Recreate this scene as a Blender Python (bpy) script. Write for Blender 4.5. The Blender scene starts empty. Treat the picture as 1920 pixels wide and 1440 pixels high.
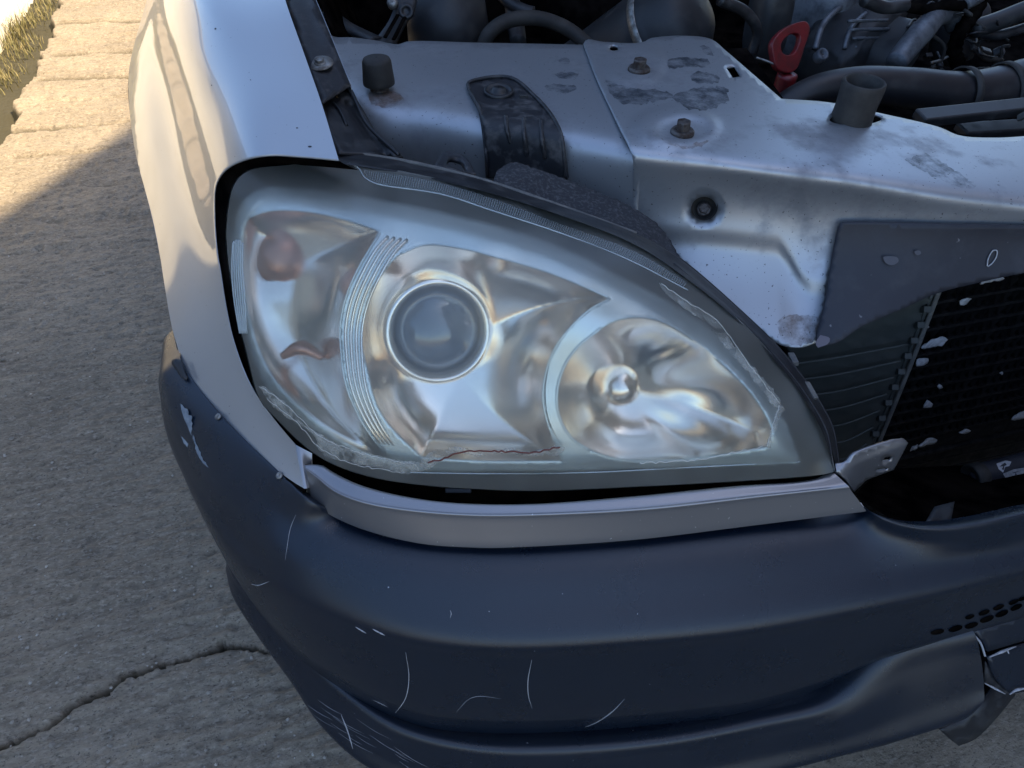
import bpy, bmesh, math, random
import numpy as np
from mathutils import Vector, Matrix
from mathutils.geometry import delaunay_2d_cdt
from mathutils.bvhtree import BVHTree

random.seed(7)
scene = bpy.context.scene
COL = scene.collection

# ------------------------------------------------------------------ camera
CAM = np.array([0.0, 0.0, 1.32]); PSI = math.radians(16); TH = math.radians(42); FPX = 1440.0
FW = np.array([math.sin(PSI) * math.cos(TH), math.cos(PSI) * math.cos(TH), -math.sin(TH)])
RT = np.array([math.cos(PSI), -math.sin(PSI), 0.0]); UP = np.cross(RT, FW)
cd = bpy.data.cameras.new("camera"); cam = bpy.data.objects.new("camera", cd); COL.objects.link(cam)
cd.sensor_width = 36; cd.lens = FPX / 1920 * 36; cd.clip_start = 0.02; cd.clip_end = 2000
m = Matrix.Identity(4)
for i in range(3):
    m[i][0], m[i][1], m[i][2], m[i][3] = RT[i], UP[i], -FW[i], CAM[i]
cam.matrix_world = m
scene.camera = cam

# ------------------------------------------------------------------ world, sun, exposure
SUN_AZ = np.array([0.87, -0.5]); SUN_AZ /= np.linalg.norm(SUN_AZ); SUN_EL = math.radians(52)
world = bpy.data.worlds.new("World"); scene.world = world; world.use_nodes = True
nt = world.node_tree; nt.nodes.clear()
bg = nt.nodes.new("ShaderNodeBackground"); wo = nt.nodes.new("ShaderNodeOutputWorld")
sky = nt.nodes.new("ShaderNodeTexSky"); sky.sky_type = 'NISHITA'; sky.sun_disc = False
sky.sun_elevation = SUN_EL; sky.sun_rotation = math.atan2(SUN_AZ[0], SUN_AZ[1])
sky.dust_density = 1.0; sky.ozone_density = 2.2; sky.air_density = 1.0
nt.links.new(sky.outputs[0], bg.inputs[0]); nt.links.new(bg.outputs[0], wo.inputs[0]); bg.inputs[1].default_value = 0.15
sl = bpy.data.lights.new("sun", 'SUN'); sl.energy = 5.0; sl.angle = math.radians(0.5); sl.color = (1.0, 0.78, 0.50)
so = bpy.data.objects.new("sun", sl); COL.objects.link(so)
sd = Vector((SUN_AZ[0] * math.cos(SUN_EL), SUN_AZ[1] * math.cos(SUN_EL), math.sin(SUN_EL)))
so.rotation_euler = sd.to_track_quat('Z', 'Y').to_euler(); so.location = (6, -4, 9)
vs = scene.view_settings; vs.view_transform = 'Standard'; vs.look = 'None'; vs.gamma = 1.0; vs.exposure = 1.25
scene.cycles.use_denoising = True
scene.cycles.max_bounces = 14; scene.cycles.transparent_max_bounces = 16
scene.cycles.transmission_bounces = 10; scene.cycles.glossy_bounces = 8; scene.cycles.diffuse_bounces = 4
scene.cycles.sample_clamp_indirect = 8.0

# ------------------------------------------------------------------ geometry helpers
def ray(px, py):
    px = np.asarray(px, float); py = np.asarray(py, float)
    return FW + RT * ((px - 960) / FPX)[..., None] - UP * ((py - 720) / FPX)[..., None]
def Z(px, py, z): v = ray(px, py); return CAM + v * ((z - CAM[2]) / v[2])
def Y(px, py, y): v = ray(px, py); return CAM + v * (y / v[1])
def X(px, py, x): v = ray(px, py); return CAM + v * (x / v[0])
def D(px, py, d): return CAM + ray(px, py) * d
def proj(q):
    q = np.asarray(q) - CAM; d = q @ FW
    return 960 + FPX * (q @ RT) / d, 720 - FPX * (q @ UP) / d, d

def catmull(P, n, closed=False):
    """resample a polyline (k,m) to n points with a centripetal spline, even in arc length"""
    P = np.asarray(P, float)
    if len(P) == 2 and not closed:
        t = np.linspace(0, 1, n)[:, None]; return P[0] * (1 - t) + P[1] * t
    if closed: Q = np.vstack([P[-1], P, P[0], P[1]])
    else: Q = np.vstack([2 * P[0] - P[1], P, 2 * P[-1] - P[-2]])
    out = []
    for i in range(1, len(Q) - 2):
        p0, p1, p2, p3 = Q[i - 1], Q[i], Q[i + 1], Q[i + 2]
        a = lambda u, v: max(np.linalg.norm(u - v), 1e-9) ** 0.5
        t0 = 0; t1 = t0 + a(p0, p1); t2 = t1 + a(p1, p2); t3 = t2 + a(p2, p3)
        t = np.linspace(t1, t2, 24, endpoint=False)[:, None]
        A1 = (t1 - t) / (t1 - t0) * p0 + (t - t0) / (t1 - t0) * p1
        A2 = (t2 - t) / (t2 - t1) * p1 + (t - t1) / (t2 - t1) * p2
        A3 = (t3 - t) / (t3 - t2) * p2 + (t - t2) / (t3 - t2) * p3
        B1 = (t2 - t) / (t2 - t0) * A1 + (t - t0) / (t2 - t0) * A2
        B2 = (t3 - t) / (t3 - t1) * A2 + (t - t1) / (t3 - t1) * A3
        out.append((t2 - t) / (t2 - t1) * B1 + (t - t1) / (t2 - t1) * B2)
    out.append(Q[-2][None])
    C = np.vstack(out)
    s = np.concatenate([[0], np.cumsum(np.linalg.norm(np.diff(C, axis=0), axis=1))])
    tt = np.linspace(0, s[-1], n, endpoint=not closed)
    return np.stack([np.interp(tt, s, C[:, k]) for k in range(C.shape[1])], 1)

def outline(pts, step=8):
    """closed pixel outline; a point with a third entry is a sharp corner"""
    pts = list(pts)
    ci = [i for i, p in enumerate(pts) if len(p) > 2]
    if not ci:
        A = np.array([p[:2] for p in pts], float)
        L = np.linalg.norm(np.roll(A, -1, 0) - A, axis=1).sum()
        return catmull(A, max(8, int(L / step)), True)
    out = []
    for a, b in zip(ci, ci[1:] + [ci[0] + len(pts)]):
        seg = np.array([pts[i % len(pts)][:2] for i in range(a, b + 1)], float)
        L = np.linalg.norm(np.diff(seg, axis=0), axis=1).sum()
        out.append(catmull(seg, max(2, int(L / step) + 1))[:-1])
    return np.vstack(out)

def ragged(pts, amp, seed):
    r = np.random.RandomState(seed); o = outline(pts, 5); return o + r.normal(0, amp, o.shape)

class Field:
    """smooth surface through 3-D points, as a thin-plate spline of inverse depth over pixels"""
    def __init__(s, pts, lam=0.0):
        q = np.array([proj(p) for p in pts]); s.c = q[:, :2] / 1000; w = 1 / q[:, 2]; n = len(q)
        K = s.U(np.linalg.norm(s.c[:, None] - s.c[None], axis=2)) + lam * np.eye(n)
        Pm = np.hstack([np.ones((n, 1)), s.c])
        A = np.block([[K, Pm], [Pm.T, np.zeros((3, 3))]])
        s.w = np.linalg.solve(A, np.concatenate([w, np.zeros(3)]))
    @staticmethod
    def U(r): return np.where(r > 1e-9, r * r * np.log(np.maximum(r, 1e-9)), 0)
    def depth(s, px, py):
        q = np.stack([np.ravel(px), np.ravel(py)], 1) / 1000
        K = s.U(np.linalg.norm(q[:, None] - s.c[None], axis=2))
        return 1 / (K @ s.w[:-3] + s.w[-3] + q @ s.w[-2:])
    def at(s, px, py, back=0.0):
        px = np.ravel(px); py = np.ravel(py)
        return CAM + ray(px, py) * (s.depth(px, py) + back)[:, None]
    def one(s, px, py, back=0.0): return s.at([px], [py], back)[0]

def ncub(x, y, q):
    """natural cubic spline through (x, y) read at q, straight beyond the ends"""
    x = np.asarray(x, float); y = np.asarray(y, float); n = len(x); h = np.diff(x)
    A = np.eye(n); r = np.zeros(n)
    for i in range(1, n - 1):
        A[i, i - 1:i + 2] = h[i - 1], 2 * (h[i - 1] + h[i]), h[i]; r[i] = 6 * ((y[i + 1] - y[i]) / h[i] - (y[i] - y[i - 1]) / h[i - 1])
    M = np.linalg.solve(A, r); qc = np.clip(q, x[0], x[-1]); i = np.clip(np.searchsorted(x, qc) - 1, 0, n - 2)
    a = (x[i + 1] - qc) / h[i]; b = 1 - a
    v = a * y[i] + b * y[i + 1] + ((a ** 3 - a) * M[i] + (b ** 3 - b) * M[i + 1]) * h[i] ** 2 / 6
    s0 = (y[1] - y[0]) / h[0] - h[0] * M[1] / 6; s1 = (y[-1] - y[-2]) / h[-1] + h[-1] * M[-2] / 6
    return v + (q < x[0]) * (q - x[0]) * s0 + (q > x[-1]) * (q - x[-1]) * s1

class Scan(Field):
    """surface through feature lines: stations along one pixel axis, each with (pixel, z) knots along the other"""
    def __init__(s, along, table):
        s.al = along; s.st = np.array([t[0] for t in table], float)
        s.p = np.array([[k[0] for k in t[1]] for t in table], float); w = []
        for st, kn in table:
            w.append([1 / proj(Z(st, k, z) if along == 'x' else Z(k, st, z))[2] for k, z in kn])
        s.w = np.array(w)
    def depth(s, px, py):
        px = np.ravel(px).astype(float); py = np.ravel(py).astype(float)
        u, v = (px, py) if s.al == 'x' else (py, px)
        K = s.p.shape[1]; P = np.stack([ncub(s.st, s.p[:, k], u) for k in range(K)], 1); W = np.stack([ncub(s.st, s.w[:, k], u) for k in range(K)], 1)
        return 1 / np.array([ncub(P[i], W[i], v[i:i + 1])[0] for i in range(len(u))])

def dist_px(x, y, poly):
    d = np.full(np.shape(x), 1e9); n = len(poly)
    for i in range(n):
        a = poly[i]; v = poly[(i + 1) % n] - a; L = max(v @ v, 1e-9); t = np.clip(((x - a[0]) * v[0] + (y - a[1]) * v[1]) / L, 0, 1)
        d = np.minimum(d, np.hypot(x - a[0] - t * v[0], y - a[1] - t * v[1]))
    return d
class Off(Field):
    def __init__(s, base, fn): s.b = base; s.f = fn
    def depth(s, px, py):
        px = np.ravel(px).astype(float); py = np.ravel(py).astype(float); return s.b.depth(px, py) + s.f(px, py)

def inpoly(p, poly):
    x, y = p[:, 0], p[:, 1]; r = np.zeros(len(p), bool); n = len(poly)
    for i in range(n):
        x1, y1 = poly[i]; x2, y2 = poly[(i + 1) % n]
        if y1 == y2: continue
        c = ((y1 > y) != (y2 > y)) & (x < (x2 - x1) * (y - y1) / (y2 - y1) + x1); r ^= c
    return r

def triangulate(out, holes=(), step=12):
    V = [tuple(p) for p in out]; E = [(i, (i + 1) % len(out)) for i in range(len(out))]
    for h in holes:
        b = len(V); V += [tuple(p) for p in h]; E += [(b + i, b + (i + 1) % len(h)) for i in range(len(h))]
    B = np.array(V)
    x0, y0 = out.min(0); x1, y1 = out.max(0)
    gx, gy = np.meshgrid(np.arange(x0 + step / 2, x1, step), np.arange(y0 + step / 2, y1, step * 0.87))
    gx = gx + (np.arange(gx.shape[0]) % 2)[:, None] * step / 2
    g = np.stack([gx.ravel(), gy.ravel()], 1)
    ok = inpoly(g, out)
    for h in holes: ok &= ~inpoly(g, h)
    g = g[ok]
    if len(g):
        ok = np.ones(len(g), bool)
        for k in range(0, len(g), 4000):
            ok[k:k + 4000] = np.linalg.norm(g[k:k + 4000, None] - B[None], axis=2).min(1) > step * 0.45
        V += [tuple(p) for p in g[ok]]
    r = delaunay_2d_cdt([Vector(v) for v in V], E, [], 0, 1e-4)
    v2 = np.array([tuple(v) for v in r[0]]); F = np.array([tuple(f) for f in r[2]])
    c = v2[F].mean(1); ok = inpoly(c, out)
    for h in holes: ok &= ~inpoly(c, h)
    F = F[ok]
    a = v2[F]; ar = (a[:, 1, 0] - a[:, 0, 0]) * (a[:, 2, 1] - a[:, 0, 1]) - (a[:, 1, 1] - a[:, 0, 1]) * (a[:, 2, 0] - a[:, 0, 0])
    F[ar > 0] = F[ar > 0][:, ::-1]           # front face towards the viewer's side
    return v2, F

def link(name, me, mat, parent=None, smooth=True, thick=0.0, bevel=0.0, label=None, kind=None, off=-1):
    o = bpy.data.objects.new(name, me); COL.objects.link(o)
    if mat: me.materials.append(mat)
    if smooth: me.polygons.foreach_set("use_smooth", [True] * len(me.polygons))
    if parent: o.parent = parent
    if thick:
        s = o.modifiers.new("thickness", 'SOLIDIFY'); s.thickness = thick; s.offset = off; s.use_even_offset = False
    if bevel:
        b = o.modifiers.new("edges", 'BEVEL'); b.width = bevel; b.segments = 2; b.limit_method = 'ANGLE'; b.angle_limit = math.radians(35)
        b.harden_normals = False
    if label: o["label"] = label
    if kind: o["kind"] = kind
    return o

def mesh(name, V, F):
    me = bpy.data.meshes.new(name)
    me.from_pydata([tuple(map(float, v)) for v in V], [], [tuple(map(int, f)) for f in F]); me.update(); return me

def region(name, out, field, mat, parent=None, holes=(), step=12, back=0.0, disp=None, thick=0.0, **k):
    v2, F = triangulate(out, holes, step)
    b = back + (disp(v2[:, 0], v2[:, 1]) if disp else 0.0)
    V = field.at(v2[:, 0], v2[:, 1], b)
    return link(name, mesh(name, V, F), mat, parent, thick=thick, **k)

def loft(name, rows, mat, parent=None, nu=60, nv=8, thick=0.0, closed_u=False, disp=None, **k):
    R = np.array([catmull(r, nu, closed_u) for r in rows])
    cols = []
    for j in range(nu):
        c = R[:, j]
        cols.append(spline_exact(c, nv))
    G = np.array(cols).transpose(1, 0, 2)
    if disp is not None: G = disp(G)
    n = G.shape[0]; V = G.reshape(-1, 3); F = []
    for i in range(n - 1):
        for j in range(nu if closed_u else nu - 1):
            j2 = (j + 1) % nu
            F.append((i * nu + j, (i + 1) * nu + j, (i + 1) * nu + j2, i * nu + j2))
    return link(name, mesh(name, V, F), mat, parent, thick=thick, **k)

def spline_exact(P, nv):
    """centripetal spline through P with nv steps per span, knots kept"""
    if len(P) == 2:
        t = np.linspace(0, 1, nv + 1)[:, None]; return P[0] * (1 - t) + P[1] * t
    Q = np.vstack([2 * P[0] - P[1], P, 2 * P[-1] - P[-2]]); out = []
    for i in range(1, len(Q) - 2):
        p0, p1, p2, p3 = Q[i - 1], Q[i], Q[i + 1], Q[i + 2]
        a = lambda u, v: max(np.linalg.norm(u - v), 1e-6) ** 0.5
        t0 = 0; t1 = a(p0, p1); t2 = t1 + a(p1, p2); t3 = t2 + a(p2, p3)
        t = np.linspace(t1, t2, nv, endpoint=False)[:, None]
        A1 = (t1 - t) / (t1 - t0) * p0 + (t - t0) / (t1 - t0) * p1
        A2 = (t2 - t) / (t2 - t1) * p1 + (t - t1) / (t2 - t1) * p2
        A3 = (t3 - t) / (t3 - t2) * p2 + (t - t2) / (t3 - t2) * p3
        B1 = (t2 - t) / (t2 - t0) * A1 + (t - t0) / (t2 - t0) * A2
        B2 = (t3 - t) / (t3 - t1) * A2 + (t - t1) / (t3 - t1) * A3
        out.append((t2 - t) / (t2 - t1) * B1 + (t - t1) / (t2 - t1) * B2)
    out.append(P[-1][None]); return np.vstack(out)

def frame(axis, hint=(0, 0, 1)):
    a = np.asarray(axis, float); a /= np.linalg.norm(a); h = np.asarray(hint, float)
    if abs(a @ h) > 0.95: h = np.array([0, 1.0, 0])
    u = np.cross(h, a); u /= np.linalg.norm(u); return u, np.cross(a, u), a

def lathe(name, loc, axis, prof, mat, parent=None, n=40, squash=1.0, **k):
    """prof: (radius, height along axis); a zero radius closes the end"""
    u, v, a = frame(axis); V = []; F = []
    t = np.linspace(0, 2 * math.pi, n, endpoint=False)
    for r, h in prof:
        for x in t: V.append(np.asarray(loc) + u * r * math.cos(x) + v * r * squash * math.sin(x) + a * h)
    for i in range(len(prof) - 1):
        for j in range(n):
            j2 = (j + 1) % n; F.append((i * n + j, i * n + j2, (i + 1) * n + j2, (i + 1) * n + j))
    return link(name, mesh(name, V, F), mat, parent, **k)

def tube(name, pts, r, mat, parent=None, n=14, seg=40, corr=0.0, ncorr=0, flat=1.0, **k):
    C = catmull(np.array(pts), seg); V = []; F = []
    T = np.gradient(C, axis=0); u = frame(T[0])[0]
    rr = catmull(np.array([[x] for x in r], float), seg)[:, 0] if hasattr(r, '__len__') else np.full(seg, r)
    for i in range(seg):
        t = T[i] / np.linalg.norm(T[i]); u = u - t * (u @ t); u /= np.linalg.norm(u); v = np.cross(t, u)
        q = rr[i] * (1 + corr * math.sin(i / seg * ncorr * 2 * math.pi))
        for j in range(n):
            x = 2 * math.pi * j / n; V.append(C[i] + u * q * math.cos(x) + v * q * flat * math.sin(x))
    for i in range(seg - 1):
        for j in range(n):
            j2 = (j + 1) % n; F.append((i * n + j, i * n + j2, (i + 1) * n + j2, (i + 1) * n + j))
    F.append(tuple(range(n))[::-1]); F.append(tuple(range((seg - 1) * n, seg * n)))
    return link(name, mesh(name, V, F), mat, parent, **k)

def box(name, c, sx, sy, sz, ux, uy, mat, parent=None, bevel=0.002, **k):
    ux = np.asarray(ux, float) / np.linalg.norm(ux); uy = np.asarray(uy, float); uy = uy - ux * (uy @ ux); uy /= np.linalg.norm(uy); uz = np.cross(ux, uy)
    V = [np.asarray(c) + ux * a * sx / 2 + uy * b * sy / 2 + uz * d * sz / 2 for a in (-1, 1) for b in (-1, 1) for d in (-1, 1)]
    F = [(0, 1, 3, 2), (4, 6, 7, 5), (0, 4, 5, 1), (2, 3, 7, 6), (0, 2, 6, 4), (1, 5, 7, 3)]
    return link(name, mesh(name, V, F), mat, parent, smooth=False, bevel=bevel, **k)

def sm(x, a, b):
    t = np.clip((x - a) / (b - a), 0, 1); return t * t * (3 - 2 * t)

def bvh_of(o):
    dg = bpy.context.evaluated_depsgraph_get(); dg.update()
    return BVHTree.FromObject(o, dg)
def onto(bvh, px, py, lift=0.0):
    d = Vector(ray(px, py)).normalized(); h = bvh.ray_cast(Vector(CAM), d)
    if h[0] is None: return None, None
    n = h[1] if h[1].dot(d) < 0 else -h[1]
    return np.array(h[0] + n * lift), np.array(n)

def vnoise(x, y, seed=0):
    r = np.random.RandomState(seed); T = r.rand(256, 256)
    xi = np.floor(x).astype(int); yi = np.floor(y).astype(int); fx = x - xi; fy = y - yi
    fx = fx * fx * (3 - 2 * fx); fy = fy * fy * (3 - 2 * fy)
    g = lambda a, b: T[a % 256, b % 256]
    return (g(xi, yi) * (1 - fx) + g(xi + 1, yi) * fx) * (1 - fy) + (g(xi, yi + 1) * (1 - fx) + g(xi + 1, yi + 1) * fx) * fy - 0.5

# ------------------------------------------------------------------ materials
def mat(name, col=(.5, .5, .5), rough=.5, metal=0.0, coat=0.0, spec=.5, col2=None, nscale=60, nlo=.4, nhi=.65, rough2=None,
        bump=0.0, bscale=400, coatr=.03, detail=6, trans=0.0, alpha=None, specks=None):
    M = bpy.data.materials.new(name); M.use_nodes = True; N = M.node_tree; b = N.nodes["Principled BSDF"]
    b.inputs["Base Color"].default_value = (*col, 1); b.inputs["Roughness"].default_value = rough
    b.inputs["Metallic"].default_value = metal; b.inputs["Coat Weight"].default_value = coat
    b.inputs["Coat Roughness"].default_value = coatr; b.inputs["Specular IOR Level"].default_value = spec
    tc = N.nodes.new("ShaderNodeTexCoord")
    def noise(sc, dt=detail):
        n = N.nodes.new("ShaderNodeTexNoise"); n.inputs["Scale"].default_value = sc; n.inputs["Detail"].default_value = dt
        n.inputs["Roughness"].default_value = .62
        N.links.new(tc.outputs["Object"], n.inputs["Vector"]); return n
    def ramp(src, a, bb, c0, c1):
        r = N.nodes.new("ShaderNodeMapRange"); r.inputs[1].default_value = a; r.inputs[2].default_value = bb
        r.inputs[3].default_value = c0; r.inputs[4].default_value = c1; N.links.new(src, r.inputs[0]); return r.outputs[0]
    fac = None
    cur = None
    if col2 is not None:
        fac = ramp(noise(nscale).outputs[0], nlo, nhi, 0, 1)
        mx = N.nodes.new("ShaderNodeMix"); mx.data_type = 'RGBA'
        mx.inputs[6].default_value = (*col, 1); mx.inputs[7].default_value = (*col2, 1)
        N.links.new(fac, mx.inputs[0]); cur = mx.outputs[2]
    if specks:
        sc, thr, scol = specks
        f2 = ramp(noise(sc, 2).outputs[0], thr, thr + .03, 0, 1)
        mx = N.nodes.new("ShaderNodeMix"); mx.data_type = 'RGBA'
        if cur: N.links.new(cur, mx.inputs[6])
        else: mx.inputs[6].default_value = (*col, 1)
        mx.inputs[7].default_value = (*scol, 1); N.links.new(f2, mx.inputs[0]); cur = mx.outputs[2]
    if cur: N.links.new(cur, b.inputs["Base Color"])
    if rough2 is not None:
        f = fac if fac is not None else ramp(noise(nscale).outputs[0], nlo, nhi, 0, 1)
        N.links.new(ramp(f, 0, 1, rough, rough2), b.inputs["Roughness"])
    if bump:
        bp = N.nodes.new("ShaderNodeBump"); bp.inputs["Strength"].default_value = bump; bp.inputs["Distance"].default_value = .001
        N.links.new(noise(bscale, 3).outputs[0], bp.inputs["Height"]); N.links.new(bp.outputs[0], b.inputs["Normal"])
    return M

PAINT = mat("silver_paint", (.44, .45, .47), .38, .6, coat=.7, specks=(260, .73, (.10, .10, .11)), coatr=.02)
PAINT_FLAT = mat("silver_paint_trim", (.27, .268, .28), .33, .75, coat=.5, specks=(240, .74, (.75, .75, .78)), coatr=.12)
PANEL = mat("dusty_silver_panel", (.40, .42, .45), .42, .72, col2=(.25, .26, .28), nscale=9, nlo=.50, nhi=.66, rough2=.62,
            specks=(230, .68, (.12, .12, .13)), bump=.12, bscale=900)
BUMPER = mat("dark_bumper_plastic", (.004, .010, .021), .26, 0, spec=.62, col2=(.006, .012, .024), nscale=14, nlo=.35, nhi=.7, rough2=.32,
             bump=.28, bscale=1100, specks=(170, .765, (.45, .47, .5)))
BLACK = mat("black_plastic", (.014, .015, .018), .45, col2=(.05, .05, .052), nscale=40, nlo=.48, nhi=.75, rough2=.7)
DUSTY = mat("dusty_black_plastic", (.016, .017, .021), .5, col2=(.11, .105, .105), nscale=55, nlo=.50, nhi=.80, rough2=.85, bump=.3, bscale=500)
RUBBER = mat("rubber", (.022, .021, .020), .72, col2=(.055, .05, .045), nscale=30, nlo=.45, nhi=.8)
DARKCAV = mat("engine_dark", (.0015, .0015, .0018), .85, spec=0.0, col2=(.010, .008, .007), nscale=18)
STEEL = mat("rusty_bolt", (.11, .10, .095), .5, .6, col2=(.05, .035, .03), nscale=120, nlo=.4, nhi=.6, rough2=.75)
ZINC = mat("zinc_washer", (.30, .30, .29), .45, .7, col2=(.14, .13, .12), nscale=90, rough2=.7)
ALU = mat("cast_aluminium", (.15, .165, .19), .5, .55, col2=(.06, .065, .075), nscale=35, nlo=.42, nhi=.68, rough2=.7, bump=.6, bscale=300)
GREYENG = mat("grey_engine_cover", (.024, .026, .030), .5, .2, col2=(.055, .055, .055), nscale=28, nlo=.5, nhi=.75, rough2=.75)
RED = mat("red_plastic", (.17, .010, .014), .4, col2=(.09, .012, .014), nscale=60)
CHROME = mat("satin_chrome", (.93, .85, .77), .13, 1.0, col2=(.87, .79, .72), nscale=16, rough2=.30)
BEZEL = mat("silver_bezel", (.88, .96, .96), .34, .5, col2=(.58, .63, .64), nscale=8)
BEZEL_DK = mat("grey_bezel_lip", (.13, .135, .14), .4, .5)
AMBER = mat("amber_bulb", (.50, .26, .19), .3, .7)
GASKET = mat("dirty_gasket", (.11, .11, .105), .75, col2=(.20, .19, .17), nscale=60, nlo=.42, nhi=.7)
FOAM = mat("foam_strip", (.030, .031, .036), .95, col2=(.10, .10, .105), nscale=220, nlo=.48, nhi=.72, bump=1.0, bscale=700)
DEFLECT = mat("dark_rubber_sheet", (.022, .024, .034), .55, col2=(.050, .052, .062), nscale=26, nlo=.52, nhi=.78, rough2=.75, specks=(75, .715, (.17, .17, .18)))
TANK = mat("radiator_tank", (.045, .052, .050), .55, col2=(.06, .066, .062), nscale=20)
CORE = mat("radiator_core", (.006, .006, .007), .8, spec=.12, col2=(.020, .018, .018), nscale=60)
WHITEFOAM = mat("pale_foam_scrap", (.50, .50, .52), .9, col2=(.30, .30, .31), nscale=140)
SCRATCH = mat("pale_scratch", (.42, .43, .45), .7)
CAULK = mat("scuffed_paint", (.24, .28, .32), .55, col2=(.10, .13, .17), nscale=90)
GLASS = mat("projector_glass", (.10, .13, .18), .08, 0, spec=.8, coat=1.0)

def lens_material():
    M = bpy.data.materials.new("hazed_polycarbonate"); M.use_nodes = True; N = M.node_tree; N.nodes.clear()
    o = N.nodes.new("ShaderNodeOutputMaterial"); tc = N.nodes.new("ShaderNodeTexCoord")
    tr = N.nodes.new("ShaderNodeBsdfTransparent"); tr.inputs[0].default_value = (.94, .97, .95, 1)
    rf = N.nodes.new("ShaderNodeBsdfRefraction"); rf.inputs["IOR"].default_value = 1.10; rf.inputs["Roughness"].default_value = .42
    rf.inputs["Color"].default_value = (.94, .97, .95, 1)
    df = N.nodes.new("ShaderNodeBsdfDiffuse"); df.inputs[0].default_value = (.74, .74, .68, 1)
    tl = N.nodes.new("ShaderNodeBsdfTranslucent"); tl.inputs[0].default_value = (.54, .54, .48, 1)
    gl = N.nodes.new("ShaderNodeBsdfGlossy"); gl.inputs["Roughness"].default_value = .22
    fr = N.nodes.new("ShaderNodeFresnel"); fr.inputs[0].default_value = 1.42
    nz = N.nodes.new("ShaderNodeTexNoise"); nz.inputs["Scale"].default_value = 14; nz.inputs["Detail"].default_value = 5
    N.links.new(tc.outputs["Object"], nz.inputs["Vector"])
    def mix(a, b, f):
        x = N.nodes.new("ShaderNodeMixShader")
        if isinstance(f, float): x.inputs[0].default_value = f
        else: N.links.new(f, x.inputs[0])
        N.links.new(a.outputs[0], x.inputs[1]); N.links.new(b.outputs[0], x.inputs[2]); return x
    a = mix(tr, rf, .52)
    h = mix(df, tl, .35)
    mr = N.nodes.new("ShaderNodeMapRange"); mr.inputs[1].default_value = .35; mr.inputs[2].default_value = .7
    mr.inputs[3].default_value = .14; mr.inputs[4].default_value = .24; N.links.new(nz.outputs[0], mr.inputs[0])
    b = mix(a, h, mr.outputs[0])
    c = mix(b, gl, fr.outputs[0])
    N.links.new(c.outputs[0], o.inputs[0]); return M
LENS = lens_material()
def film_material(name, col, f, patchy=0):
    M = bpy.data.materials.new(name); M.use_nodes = True; N = M.node_tree; N.nodes.clear()
    o = N.nodes.new("ShaderNodeOutputMaterial"); tr = N.nodes.new("ShaderNodeBsdfTransparent"); df = N.nodes.new("ShaderNodeBsdfPrincipled")
    df.inputs["Base Color"].default_value = (*col, 1); df.inputs["Roughness"].default_value = .35
    x = N.nodes.new("ShaderNodeMixShader"); x.inputs[0].default_value = f
    if patchy:
        tc = N.nodes.new("ShaderNodeTexCoord"); nz = N.nodes.new("ShaderNodeTexNoise"); nz.inputs["Scale"].default_value = patchy; nz.inputs["Detail"].default_value = 8; nz.inputs["Roughness"].default_value = .7
        mp = N.nodes.new("ShaderNodeMapRange"); mp.inputs[1].default_value = .38; mp.inputs[2].default_value = .66; mp.inputs[3].default_value = 0; mp.inputs[4].default_value = f
        N.links.new(tc.outputs["Object"], nz.inputs["Vector"]); N.links.new(nz.outputs[0], mp.inputs[0]); N.links.new(mp.outputs[0], x.inputs[0])
    N.links.new(tr.outputs[0], x.inputs[1]); N.links.new(df.outputs[0], x.inputs[2]); N.links.new(x.outputs[0], o.inputs[0]); return M
FILM = film_material("peeled_lacquer", (.55, .54, .48), .55, 55)
CLEARRIB = film_material("clear_rib", (.60, .68, .70), .45)

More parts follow.
